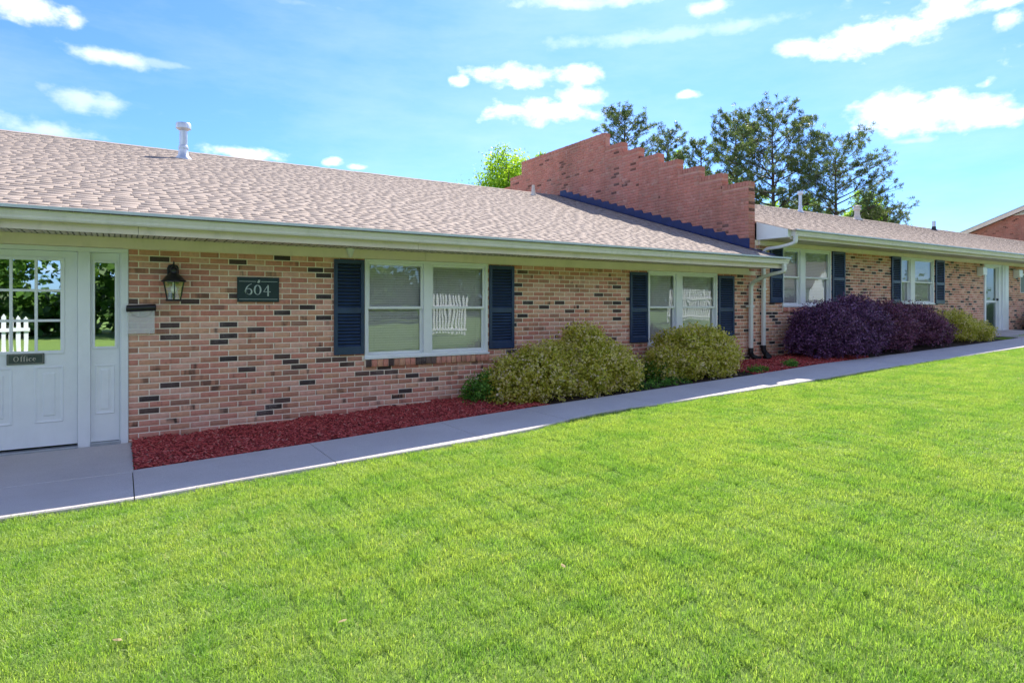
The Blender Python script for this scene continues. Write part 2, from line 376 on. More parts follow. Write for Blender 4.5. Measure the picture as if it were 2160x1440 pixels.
def leaf_mat(name, stops, transl=.35, rough=.5, patch=None):
    m, n, p = newmat(name); out = n.nodes['Material Output']
    at_ = N(n, 'ShaderNodeAttribute', attribute_name='tone'); sp = N(n, 'ShaderNodeSeparateColor'); n.links.new(at_.outputs['Color'], sp.inputs[0])
    c = ramp(n, sp.outputs[0], stops).outputs[0]
    if patch:
        a = noise(n, patch[0], 5, .6); c = mixc(n, maprange(n, a.outputs[0], .38, .62, 0, patch[2]), c, mixc(n, 1.0, c, patch[1], 'MULTIPLY'))
        a = noise(n, patch[0] * 4.7, 4, .6); c = mixc(n, maprange(n, a.outputs[0], .42, .62, 0, patch[2]), c, mixc(n, 1.0, c, patch[3], 'MULTIPLY'))
    n.links.new(c, p.inputs['Base Color']); p.inputs['Roughness'].default_value = rough; p.inputs['Specular IOR Level'].default_value = .35
    t = N(n, 'ShaderNodeBsdfTranslucent'); n.links.new(mixc(n, 1.0, c, (1.15, 1.2, .6), 'MULTIPLY'), t.inputs['Color'])
    mx = N(n, 'ShaderNodeMixShader'); mx.inputs[0].default_value = transl
    n.links.new(p.outputs[0], mx.inputs[1]); n.links.new(t.outputs[0], mx.inputs[2]); n.links.new(mx.outputs[0], out.inputs[0]); return m
M_GRASS = leaf_mat('grass blades', [(0, (.18, .28, .055)), (.45, (.32, .46, .10)), (.85, (.43, .54, .16)), (.95, (.54, .60, .27)), (1, (.60, .54, .34))], .5, .45,
                   patch=(.55, (1.14, 1.06, 1.03), 1.0, (.66, .84, .66)))
M_NAND = leaf_mat('gold green leaves', [(0, (.15, .20, .02)), (.35, (.38, .38, .04)), (.6, (.60, .54, .08)), (.85, (.78, .67, .28)), (1, (.84, .68, .50))], .5)
M_GREENB = leaf_mat('green young leaves', [(0, (.04, .12, .02)), (.6, (.10, .26, .03)), (1, (.22, .40, .06))], .35)
M_PURP = leaf_mat('purple leaves', [(0, (.036, .013, .036)), (.5, (.105, .038, .10)), (.85, (.21, .08, .20)), (1, (.28, .13, .26))], .2, .4)
M_PURP2 = leaf_mat('wine red leaves', [(0, (.045, .015, .035)), (.5, (.13, .038, .09)), (.85, (.25, .08, .16)), (1, (.32, .14, .21))], .22, .4)
M_PINE = leaf_mat('pine needles', [(0, (.03, .06, .035)), (.5, (.12, .175, .065)), (.9, (.26, .31, .11)), (1, (.32, .31, .12))], .3)
M_DECID = leaf_mat('bright spring leaves', [(0, (.16, .28, .02)), (.5, (.30, .48, .04)), (1, (.50, .62, .07))], .5)
M_DECID2 = leaf_mat('deep green leaves', [(0, (.03, .08, .015)), (.5, (.07, .16, .025)), (1, (.14, .26, .04))], .4)
M_BARK = paint('pine bark', (.11, .08, .07), .9, .35, .3, 4, dirtcol=(.05, .035, .03), bmp=.02)
M_TWIG = paint('shrub stems', (.12, .08, .05), .9, .3)

# ------------------------------------------------------------------ pieces: bricks and shingles
def tone_rand(n, r=rng):
    return np.stack([r.random(n), r.random(n), r.random(n), np.ones(n)], 1)
BH, BP, BL = .0570, .0677, .1925
def brick_verts(w, h, d=.03, c=.0025):
    """front at y=0 facing -Y, centred in x,z"""
    a, b = w / 2, h / 2
    v = []
    for y, i in ((0, c), (c, 0), (d, 0)):
        v += [(-a + i, y, -b + i), (a - i, y, -b + i), (a - i, y, b - i), (-a + i, y, b - i)]
    return v
BF = [(0, 1, 2, 3)] + [((4 * k + (i + 1) % 4), 4 * k + i, 4 * (k + 1) + i, 4 * (k + 1) + (i + 1) % 4) for k in (0, 1) for i in range(4)]
def place_pieces(pieces, parent, mat, name, allname, vertsf, faces, limit=300, rzs=0.0, edge=None):
    """pieces: list of (x,y,z,w,h,rz). The largest in the picture become objects, the rest one joined part."""
    sc = []
    for i, p in enumerate(pieces):
        q = proj(p[0], p[1], p[2])
        if q is None or not (-20 < q[0] < 2180 and -20 < q[1] < 1460): sc.append(0); continue
        c = p[5]; q2 = proj(p[0] + math.cos(c) * p[3] / 2, p[1] + math.sin(c) * p[3] / 2, p[2]) or q
        sc.append(abs(q2[0] - q[0]) * p[4] / q[2] + 1e-9)
    order = sorted(range(len(pieces)), key=lambda i: -sc[i]); own = set(i for i in order[:limit] if sc[i] > 0)
    cache = {}
    for i in sorted(own):
        x, y, z, w, h, rz = pieces[i][:6]
        key = (round(w, 3), round(h, 4), random.randrange(14))
        if key not in cache:
            v = vertsf(*key[:2]); t = np.tile(tone_rand(1), (len(v), 1))
            cache[key] = npmesh(name, v, faces, mat, t)
            if edge: cache[key].materials.append(edge); cache[key].polygons[0].material_index = 1
        o = link(name, cache[key], parent, (x, y, z), rz)
        if rzs: o.rotation_euler[0] = rzs
    rest = [pieces[i] for i in range(len(pieces)) if i not in own]
    if rest:
        V = []; F = []; T = []
        nv = len(vertsf(.1, .1)); nf = np.array(faces)
        for k, (x, y, z, w, h, rz) in enumerate(p[:6] for p in rest):
            v = np.array(vertsf(w, h))
            if rzs:
                c, s_ = math.cos(rzs), math.sin(rzs); v = np.stack([v[:, 0], v[:, 1] * c - v[:, 2] * s_, v[:, 1] * s_ + v[:, 2] * c], 1)
            c, s_ = math.cos(rz), math.sin(rz)
            V.append(np.stack([v[:, 0] * c - v[:, 1] * s_ + x, v[:, 0] * s_ + v[:, 1] * c + y, v[:, 2] + z], 1)); F.append(nf + k * nv)
        T = np.repeat(tone_rand(len(rest)), nv, 0)
        me = npmesh(allname, np.concatenate(V), np.concatenate(F), mat, T)
        if edge:
            me.materials.append(edge); mi = np.zeros(len(me.polygons), np.int32); mi[::len(faces)] = 1; me.polygons.foreach_set('material_index', mi)
        tag(link(allname, me, parent), kind='stuff')

def course_cuts(a, b, holes, off):
    """split the interval a..b minus holes into bricks of running bond"""
    segs = [(a, b)]
    for h0, h1 in holes:
        ns = []
        for s, e in segs:
            if h1 <= s or h0 >= e: ns.append((s, e)); continue
            if h0 > s: ns.append((s, h0))
            if h1 < e: ns.append((h1, e))
        segs = ns
    out = []
    P = .2032
    for s, e in segs:
        k = math.floor((s - off) / P) - 1
        while True:
            x0 = off + k * P; x1 = x0 + BL; k += 1
            if x0 > e: break
            x0c, x1c = max(x0, s + .002), min(x1, e - .002)
            if x1c - x0c > .025: out.append((x0c, x1c))
    return out
def bricks_front(x0, x1, z0f, z1, openings, y=0.0):
    ps = []; k = 0; z = 2.125 - BP / 2
    while z + BP < z1 + .02: z += BP
    kk = round((2.125 - z) / BP)
    while z > -.15:
        holes = [(o[0], o[1]) for o in openings if o[2] < z < o[3]]
        for a, b in course_cuts(x0, x1, holes, (.1016 if kk % 2 else 0) + .07):
            c = (a + b) / 2
            if z + BH / 2 > z0f(c) - .06: ps.append((c, y + random.uniform(-.0012, .0012), z + random.uniform(-.0008, .0008), b - a, BH, 0.0))
        z -= BP; kk += 1
    return ps
def wall_mesh(x0, x1, z0f, z1, openings, y0=.0035, y1=.20):
    """mortar body with real openings"""
    mb = MB(); xs = sorted(set([x0, x1] + [o[0] for o in openings] + [o[1] for o in openings]))
    for a, b in zip(xs[:-1], xs[1:]):
        m = (a + b) / 2; zz = -.3
        hs = sorted([(o[2], o[3]) for o in openings if o[0] <= m <= o[1]])
        for h0, h1 in hs:
            if h0 > zz: mb.box(a, b, y0, y1, zz, h0)
            zz = h1
        if zz < z1: mb.box(a, b, y0, y1, zz, z1)
    return mb

# ------------------------------------------------------------------ ground
def build_ground():
    xs = [-400, -100, -20, -5] + [x * 1.0 for x in range(-3, 46)] + [60, 120, 400]; ys = [-400, -120, -40, -20, -12, -9, -6, -3, 0, 6, 14, 40, 120, 400]
    xs = sorted(set(xs)); V = [(x, y, g(x) - .035) for y in ys for x in xs]; n = len(xs)
    F = [(j * n + i, j * n + i + 1, (j + 1) * n + i + 1, (j + 1) * n + i) for j in range(len(ys) - 1) for i in range(n - 1)]
    me = npmesh('lawn_ground', V, F, M_GROUND, smooth=True); tag(link('lawn_ground', me), kind='structure')
build_ground()
def outer(x): return float(np.interp(x, [-9, 0, 1.2, 3.2, 3.95, 4.6, 5.2, 6.0, 7.5, 9, 17, 60], [-2.36, -2.345, -2.31, -2.33, -2.27, -2.10, -2.05, -2.16, -2.25, -2.31, -2.36, -2.4]))
def inner(x): return float(np.interp(x, [0, 2, 3.7, 4.5, 6.5, 9, 11.3, 18, 60], [-1.37, -1.34, -1.24, -1.21, -1.27, -1.33, -1.27, -1.36, -1.5]))
def slab(parent, x0, x1, fi, fo, name='slab', top=0.0, seg=4):
    V = []; F = []
    for k in range(seg + 1):
        x = x0 + (x1 - x0) * k / seg; z = g(x) + top
        e = .008 if 0 < k < seg else 0
        yi, yo = fi(x), fo(x)
        V += [(x, yi, z - .12), (x, yi, z - .006), (x, yi - .006, z), (x, yo + .01, z), (x, yo, z - .01), (x, yo, z - .12)]
    for k in range(seg):
        for j in range(5): F.append((k * 6 + j, k * 6 + j + 1, (k + 1) * 6 + j + 1, (k + 1) * 6 + j))
    a = len(V) - 6
    mb = MB(); mb.add(V, F + [(5, 4, 3, 2, 1, 0), (a, a + 1, a + 2, a + 3, a + 4, a + 5)])
    return mb.build(name, M_CONC, parent)
walk = tag(empty('concrete_walk'), kind='structure')
js = [-6.4, -4.8, -3.2, -1.58, .09, 1.68, 3.22, 4.46] + [4.46 + 1.52 * k for k in range(1, 27)]
for a, b in zip(js[:-1], js[1:]):
    if b <= .1: slab(walk, a + .004, b - .004, lambda x: -1.44, outer)
    else: slab(walk, a + .004, b - .004, inner, outer)
mb = MB(); mb.box(-6.5, .088, -2.3, -.1, -.3, -.018); mb.build('joint_bed', M_SOIL, walk)
entry = tag(empty('entry_slab'), kind='structure')
for a, b in ((-4.9, -3.2), (-3.192, -1.5), (-1.492, .098)):
    o = slab(entry, a, b, lambda x: -.012, lambda x: -1.43, seg=1)
stoop = tag(empty('side_stoop'), kind='structure')
slab(stoop, 19.9, 22.9, lambda x: -.02, lambda x: inner(x) + .02, top=.03, seg=1)

def bed(name, x0, x1, fi, fo, hump, mat, nx=40):
    V = []; F = []; ny = 8
    for j in range(ny + 1):
        for i in range(nx + 1):
            x = x0 + (x1 - x0) * i / nx; t = j / ny; y = fi(x) * (1 - t) + fo(x) * t
            V.append((x, y, g(x) - .02 + hump * math.sin(math.pi * min(1, .25 + t * .72)) + .012 * math.sin(x * 7 + y * 5) + .008 * math.sin(x * 17 - y * 9)))
    n = nx + 1; F = [(j * n + i + 1, j * n + i, (j + 1) * n + i, (j + 1) * n + i + 1) for j in range(ny) for i in range(nx)]
    o = link(name, npmesh(name, V, F, mat, smooth=True)); return tag(o, kind='structure')
def chips(name, x0, x1, fi, fo, hump, n, size=1.0, label=None):
    x = rng.uniform(x0, x1, n); t = rng.uniform(0.0, 1.0, n)
    yi = np.array([fi(a) for a in x]); yo = np.array([fo(a) for a in x]); y = yi * (1 - t) + yo * t
    z = np.array([g(a) for a in x]) - .02 + hump * np.sin(np.pi * np.minimum(1, .25 + t * .72)) + .012 * np.sin(x * 7 + y * 5) + .008 * np.sin(x * 17 - y * 9) + rng.uniform(.0, .014, n)
    L = rng.uniform(.012, .034, n) * size; W = rng.uniform(.004, .010, n) * size; H = rng.uniform(.002, .005, n)
    a = rng.uniform(0, 2 * np.pi, n); tl = rng.uniform(-.6, .6, n)
    d = np.stack([np.cos(a) * np.cos(tl), np.sin(a) * np.cos(tl), np.sin(tl)], 1); w = np.stack([-np.sin(a), np.cos(a), np.zeros(n)], 1); u = np.cross(d, w)
    c = np.stack([x, y, z], 1); V = np.zeros((n, 8, 3)); k = 0
    for sx in (-1, 1):
        for sy in (-1, 1):
            for sz in (-1, 1):
                V[:, k] = c + d * (sx * L)[:, None] + w * (sy * W * (1 if sx > 0 else .55))[:, None] + u * (sz * H)[:, None]; k += 1
    f = np.array([(0, 1, 3, 2), (4, 6, 7, 5), (0, 4, 5, 1), (2, 3, 7, 6), (0, 2, 6, 4), (1, 5, 7, 3)])
    F = (f[None] + 8 * np.arange(n)[:, None, None]).reshape(-1, 4)
    o = link(name, npmesh(name, V.reshape(-1, 3), F, M_MULCH, np.repeat(tone_rand(n), 8, 0)))
    return tag(o, label, 'mulch', kind='stuff')
fi0 = lambda x: -.005
fm = lambda x: inner(x) + .015
bed('mulch_bed', .105, 4.9, fi0, fm, .045, M_MULCHB)
bed('planting_bed', 4.902, 9.2, fi0, fm, .03, M_SOIL)
bed('mulch_bed', 9.202, 12.9, fi0, fm, .05, M_MULCHB)
bed('planting_bed', 12.902, 19.9, fi0, fm, .03, M_SOIL, 60)
bed('planting_bed', 22.9, 46, fi0, fm, .03, M_SOIL, 60)
chips('red_mulch', .11, 4.9, fi0, fm, .045, 15000, label='dark red shredded mulch along the brick wall beside the entry slab')
chips('red_mulch', 9.1, 12.8, fi0, fm, .05, 9000, 1.3, label='red mulch patch at the foot of the downspouts')

# ------------------------------------------------------------------ grass
def grass():
    src = bpy.data.collections.new('grass_patches')
    T = .27
    for q in range(10):
        n = 1150; r = np.random.default_rng(100 + q)
        x = r.uniform(-T / 2, T / 2, n); y = r.uniform(-T / 2, T / 2, n)
        h = r.gamma(9, .0032, n).clip(.014, .055); w = r.uniform(.0009, .0019, n)
        a = r.uniform(0, 2 * np.pi, n); ln = r.uniform(.15, .95, n) * h
        dx, dy = np.cos(a), np.sin(a); px, py = -dy, dx
        tw = r.uniform(-.6, .6, n); px2, py2 = np.cos(a + np.pi / 2 + tw), np.sin(a + np.pi / 2 + tw)
        V = np.zeros((n, 5, 3)); 
        V[:, 0] = np.stack([x - px * w, y - py * w, np.zeros(n)], 1); V[:, 1] = np.stack([x + px * w, y + py * w, np.zeros(n)], 1)
        mx, my = x + dx * ln * .35, y + dy * ln * .35
        V[:, 2] = np.stack([mx + px2 * w * .85, my + py2 * w * .85, h * .6], 1); V[:, 3] = np.stack([mx - px2 * w * .85, my - py2 * w * .85, h * .6], 1)
        V[:, 4] = np.stack([x + dx * ln, y + dy * ln, h * np.sqrt(1 - .5 * (ln / h) ** 2)], 1)
        b = 5 * np.arange(n)[:, None]
        F = np.concatenate([b + np.array([[0, 1, 2]]), b + np.array([[0, 2, 3]]), b + np.array([[3, 2, 4]])])
        tn = np.clip(r.beta(2.2, 2.2, n) * .95 + (r.random(n) > .985) * .5, 0, 1); tone = np.repeat(np.stack([tn, tn, tn, np.ones(n)], 1), 5, 0)
        src.objects.link(bpy.data.objects.new('grass_patch', npmesh('grass_patch', V.reshape(-1, 3), F, M_GRASS, tone)))
    pts = []; rot = []; scl = []; idx = []
    st = .235
    def addp(x, y, s=1.0, z=None):
        pts.append((x, y, (g(x) - .035) if z is None else z)); rot.append((random.uniform(-.05, .05), random.uniform(-.05, .05), random.choice((0, .5, 1, 1.5)) * math.pi)); idx.append(random.randrange(10))
        nz = .5 + .5 * math.sin(x * 2.1 + math.sin(y * 1.7) * 1.3) * math.sin(y * 2.6 + 1.1 * math.sin(x * 1.3)); scl.append((1, 1, s * (.82 + .28 * nz + random.uniform(-.08, .08))))
    x = -5.0
    while x < 34:
        y = outer(x) - T / 2 - .005
        while y > -9.0:
            if not (abs(x) < .0): addp(x + random.uniform(-.02, .02), y + (random.uniform(-.03, .03) if y < outer(x) - .3 else random.uniform(-.03, .022)))
            y -= st
        x += st
    x = 19.2
    while x < 27:                                                    # the small weedy strip by the side door
        if not 19.8 < x < 23: addp(x, inner(x) + .2, .8, g(x) - .01)
        else: addp(x, inner(x) + .16, 1.0, g(x) + .0)
        x += .3
    me = bpy.data.meshes.new('grass'); me.from_pydata(pts, [], [])
    for nm, dat, ty in (('prot', rot, 'FLOAT_VECTOR'), ('pscl', scl, 'FLOAT_VECTOR')):
        at_ = me.attributes.new(nm, ty, 'POINT'); at_.data.foreach_set('vector', np.array(dat, np.float32).ravel())
    at_ = me.attributes.new('pidx', 'INT', 'POINT'); at_.data.foreach_set('value', np.array(idx, np.int32))
    o = link('grass', me); tag(o, 'bright green mown grass of the front lawn below the walk', 'grass', kind='stuff')
    ng = bpy.data.node_groups.new('grass_scatter', 'GeometryNodeTree')
    ng.interface.new_socket('Geometry', in_out='INPUT', socket_type='NodeSocketGeometry'); ng.interface.new_socket('Geometry', in_out='OUTPUT', socket_type='NodeSocketGeometry')
    A = ng.nodes.new; gi, go = A('NodeGroupInput'), A('NodeGroupOutput'); ip = A('GeometryNodeInstanceOnPoints'); ci = A('GeometryNodeCollectionInfo')
    ci.inputs['Collection'].default_value = src; ci.inputs['Separate Children'].default_value = True; ci.inputs['Reset Children'].default_value = True
    def na(nm, ty):
        q = A('GeometryNodeInputNamedAttribute'); q.data_type = ty; q.inputs['Name'].default_value = nm; return q.outputs['Attribute']
    L = ng.links.new
    L(gi.outputs[0], ip.inputs['Points']); L(ci.outputs[0], ip.inputs['Instance']); ip.inputs['Pick Instance'].default_value = True
    L(na('pidx', 'INT'), ip.inputs['Instance Index']); L(na('prot', 'FLOAT_VECTOR'), ip.inputs['Rotation']); L(na('pscl', 'FLOAT_VECTOR'), ip.inputs['Scale'])
    L(ip.outputs[0], go.inputs[0])
    md = o.modifiers.new('scatter', 'NODES'); md.node_group = ng
grass()

# ------------------------------------------------------------------ building parts
def gutter(parent, x0, x1, z, name='gutter'):
    pr = [(-.705, z - .12), (-.775, z - .12), (-.785, z - .105), (-.788, z - .085), (-.802, z - .06), (-.812, z - .035), (-.814, z - .012), (-.822, z - .008), (-.822, z), (-.80, z), (-.80, z - .012), (-.705, z - .012)]
    mb = MB(); mb.prism(pr, x0, x1, 'x'); return mb.build(name, M_GUTTER, parent)
def eave(parent, x0, x1, ztop, zsoff, yback=-.005):
    gutter(parent, x0, x1, ztop - .008)
    mb = MB(); mb.box(x0, x1, -.835, -.68, ztop - .006, ztop + .0); mb.box(x0, x1, -.838, -.832, ztop - .030, ztop - .002); mb.build('drip_edge', M_DRIP, parent)
    x = x0
    while x < x1 - .1:                                   # fascia boards, jointed
        e = min(x1, x + 3.05); mb = MB(); mb.box(x + .002, e - .002, -.70, -.675, zsoff - .03, ztop - .02); mb.build('fascia_board', M_CREAM2, parent); x = e
    sof = MB(); sof.box(x0, x1, -.675, yback, zsoff + .012, zsoff + .02); so = sof.build('soffit', M_DARK, parent)
    w = .305; n = int((x1 - x0) / w)
    mb = MB()
    for k in range(3):
        a = k * w / 3
        mb.prism([(a + .004, 0), (a + .012, -.008), (a + w / 3 - .012, -.008), (a + w / 3 - .003, 0), (a + w / 3 - .003, .008), (a + .004, .008)], -.674, yback - .03, 'y')
    me = mb.mesh('soffit_panel', M_SOFFIT)
    ms = MB()
    for q in range(3):
        for k in range(3): ms.box(.012 + k * w / 3 + .032, .012 + k * w / 3 + .046, -.55 + q * .17, -.44 + q * .17, -.0095, -.0075)
    me2 = ms.mesh('vent_slot', M_DARK)  # dark boxes on the panel, their colour standing in for shaded holes
    for i in range(n):
        o = link('soffit_panel', me, so, (x0 + i * w, 0, zsoff))
        if i % 1 == 0 and x0 + i * w < 7: link('vent_slot', me2, so, (x0 + i * w, 0, zsoff))
def roof(parent, x0, x1, zE, slope, yR, limit=300, ys=-.84, seed=3, x_vis0=None):
    """front slope from y=-.83; gable roof symmetric about yR"""
    zf = lambda y: zE + slope * (y + .7)
    zR = zf(yR); yB = 2 * yR + .83
    mb = MB()
    mb.prism([(-.82, zf(-.82)), (yR, zR), (yB, zf(-.83)), (yB, zf(-.83) - .03), (yR, zR - .05), (-.66, zf(-.66) - .03)], x0, x1, 'x')
    rf = mb.build('roof', M_SHINGLE, parent)
    r = random.Random(seed); ang = math.atan(slope); E = .142; pcs = []; k = 0
    Ls = math.hypot(yR + .83, zR - zf(-.83)); ca, sa = math.cos(ang), math.sin(ang)
    s = 0.0
    while s < Ls - .02:
        x = (x_vis0 if x_vis0 is not None else x0) - r.uniform(0, .3)
        thick = r.random() < .5
        while x < x1 - .02:
            w = r.uniform(.12, .30) if not thick else r.uniform(.09, .18)
            xa, xb = max(x, x0), min(x + w - .003, x1)
            if xb - xa > .02:
                y = -.832 + s * ca; z = zf(-.832) + s * sa
                pcs.append(((xa + xb) / 2, y, z, xb - xa, .0076 if thick else .0054, 0.0))
            x += w; thick = not thick if r.random() < .9 else thick
        s += E
    def sv(w, h):
        a = w / 2; l = E + .012
        return [(-a, 0, .0), (a, 0, 0), (a, 0, h), (-a, 0, h), (-a, l, h - .0039), (a, l, h - .0039), (-a, .003, h), (a, .003, h)]
    F4 = [(0, 1, 2, 3), (3, 2, 7, 6), (6, 7, 5, 4), (0, 3, 6, 4), (1, 5, 7, 2)]
    place_pieces(pcs, rf, M_SHINGLE, 'shingle', 'shingles', sv, F4, limit, rzs=ang, edge=M_EDGE)
    # ridge cap pieces
    mbr = MB(); w = .15
    mbr.prism([(yR - w, zR - w * slope + .012), (yR, zR + .018), (yR + w, zR - w * slope + .012), (yR + w, zR - w * slope), (yR, zR + .004), (yR - w, zR - w * slope)], 0, .20, 'x')
    me = mbr.mesh('ridge_cap', M_SHINGLE); x = x0; i = 0
    at_ = me.attributes.new('tone', 'FLOAT_COLOR', 'POINT'); at_.data.foreach_set('color', [.3] * 4 * len(me.vertices))
    while x < x1 - .2 and i < 260:
        o = link('ridge_cap', me, rf, (x, 0, random.uniform(-.002, .003))); x += .204; i += 1
    return rf
def window(parent, x0, x1, z0, z1, xm0, xm1, zr):
    w = empty('window', (0, 0, 0)); w.parent = parent
    fr = MB(); t = .040; y0, y1 = -.018, .09
    fr.box(x0, x0 + t, y0, y1, z0, z1); fr.box(x1 - t, x1, y0, y1, z0, z1); fr.box(x0 + t, x1 - t, y0, y1, z1 - t, z1); fr.box(x0 + t, x1 - t, y0, y1, z0, z0 + t * .8)
    fr.box(xm0, xm1, y0 - .002, y1, z0 + t * .8, z1 - t); fr.box(x0 - .012, x1 + .012, y0 - .03, .0, z0 - .025, z0 + .004)
    fr.build('frame', M_VINYL, w, bevel=.003)
    for a, b in ((x0 + t, xm0), (xm1, x1 - t)):
        s = .034
        for lo, hi, yy, nm in ((zr - .02, z1 - t, .010, 'upper_sash'), (z0 + t * .8, zr + .02, .042, 'lower_sash')):
            mb = MB(); mb.box(a, a + s, yy, yy + .03, lo, hi); mb.box(b - s, b, yy, yy + .03, lo, hi); mb.box(a + s, b - s, yy, yy + .03, hi - s, hi); mb.box(a + s, b - s, yy, yy + .03, lo, lo + s)
            mb.build(nm, M_VINYL, w, bevel=.002)
            mb = MB(); mb.add([(a + s, yy + .014, lo + s), (b - s, yy + .014, lo + s), (b - s, yy + .014, hi - s), (a + s, yy + .014, hi - s)], [(0, 1, 2, 3)]); mb.build('pane', M_GLASS, w)
        mb = MB(); z = z1 - t - .01
        mb.box(a + .01, b - .01, .078, .11, z1 - t - .035, z1 - t - .005)
        z = z1 - t - .06
        while z > z0 + .05:
            mb.add([(a + .012, .080, z), (b - .012, .080, z), (b - .012, .094, z + .0300), (a + .012, .094, z + .0300)], [(0, 1, 2, 3)]); z -= .033
        for c in (a + .12, b - .12): mb.box(c - .0015, c + .0015, 0.0765, .0785, z0 + .06, z1 - t - .03)
        tag(mb.build('blind', M_BLIND, w), kind='stuff')
    return w
def sill(parent, x0, x1, z1):
    s = MB(); s.box(x0, x1, -.018, .008, z1 - .105, z1 - .004); so = s.build('window_sill', M_MORTAR, parent)
    n = round((x1 - x0) / .0775); p = (x1 - x0) / n
    cache = [npmesh('brick', brick_verts(p - .0095, .098, .05), BF, M_BRICK, np.tile(tone_rand(1), (12, 1))) for _ in range(8)]
    for k in range(n): link('brick', random.choice(cache), so, (x0 + (k + .5) * p, -.036 + random.uniform(-.001, .001), z1 - .055))
def shutter(parent, x0, x1, z0, z1):
    w = x1 - x0; h = z1 - z0; st = .045
    mb = MB(); mb.box(0, st, -.035, -.004, 0, h); mb.box(w - st, w, -.035, -.004, 0, h)
    mid = h * .46
    for a, b in ((0, .10), (mid - .035, mid + .035), (h - .055, h)): mb.box(st, w - st, -.033, -.004, a, b)
    s = mb.build('shutter', M_SHUT, parent, bevel=.003, loc=(x0, 0, z0))
    bk = MB(); bk.box(st, w - st, -.0065, -.003, .1, h - .05); bk.build('shade_backing', M_DARK, s)  # black sheet, paints shade into the gaps between louvers
    lm = MB(); lw = w - 2 * st - .002
    lm.add([(0, -.030, 0), (lw, -.030, 0), (lw, -.030, .005), (0, -.030, .005), (0, -.0085, .031), (lw, -.0085, .031), (0, -.0085, .024), (lw, -.0085, .024)],
           [(0, 1, 2, 3), (3, 2, 5, 4), (1, 0, 6, 7), (4, 5, 7, 6), (0, 3, 4, 6), (1, 7, 5, 2)])
    me = lm.mesh('louver', M_SHUT)
    for a, b in ((.10, mid - .035), (mid + .035, h - .055)):
        n = max(1, round((b - a) / .044)); p = (b - a) / n
        for k in range(n): link('louver', me, s, (st + .001, 0, a + k * p + .002))
    return s

# ---- building with the office
W1 = (2.735, 4.617, .815, 2.123); W2 = (7.892, 9.725, .80, 2.123); ENT = (-1.40, .072, -.3, 2.123)
B1 = empty('office_building', (0, 0, 0), label='low pinkish brick building on the left with the white office door and shingle roof', cat='building')
op1 = [ENT, W1, W2]
w1 = wall_mesh(-9, 10.9, None, 2.2, op1).build('wall', M_MORTAR, B1)
place_pieces(bricks_front(-4.2, 10.9, g, 2.13, [ENT, (W1[0], W1[1], W1[2] - .105, W1[3]), (W2[0], W2[1], W2[2] - .105, W2[3])]), w1, M_BRICK, 'brick', 'bricks', brick_verts, BF)
mb = MB(); mb.box(-9, 10.7, 12.6, 12.8, -.3, 2.3); mb.build('rear_wall', M_MORTAR, B1)
mb = MB(); mb.prism([(.21, -.3), (12.59, -.3), (12.59, 2.4), (6.4, 4.55), (.21, 2.4)], -9, -8.8, 'x'); mb.build('side_wall', M_MORTAR, B1)
mb = MB(); mb.box(-8.7, 10.6, .21, 12.59, 2.27, 2.30); mb.build('ceiling', M_WALLIN, B1)
mb = MB(); mb.box(-8.7, 10.6, 4.0, 4.1, -.3, 2.26); mb.build('interior_wall', M_WALLIN, B1)
mb = MB()
for a, b in ((-9, -2.6), (-2.597, 3.6), (3.603, 10.64)): mb.box(a, b, -.045, .0, 2.127, 2.243)
mb.build('frieze_board', M_CREAM, B1, bevel=.003)
eave(B1, -9, 10.83, 2.425, 2.247, -.046)
roof(B1, -9, 10.69, 2.425, .316, 6.4, x_vis0=-4.5)
window(B1, *W1, 3.583, 3.706, 1.478); window(B1, *W2, 8.60, 8.76, 1.478)
sill(B1, W1[0] + .01, W1[1] + .02, W1[2] - .024); sill(B1, W2[0], W2[1], W2[2] - .024)
shutter(B1, 2.325, 2.722, .865, 2.105); shutter(B1, 4.64, 5.075, .86, 2.105)
shutter(B1, 7.46, 7.88, .86, 2.09); shutter(B1, 9.75, 10.21, .855, 2.085)

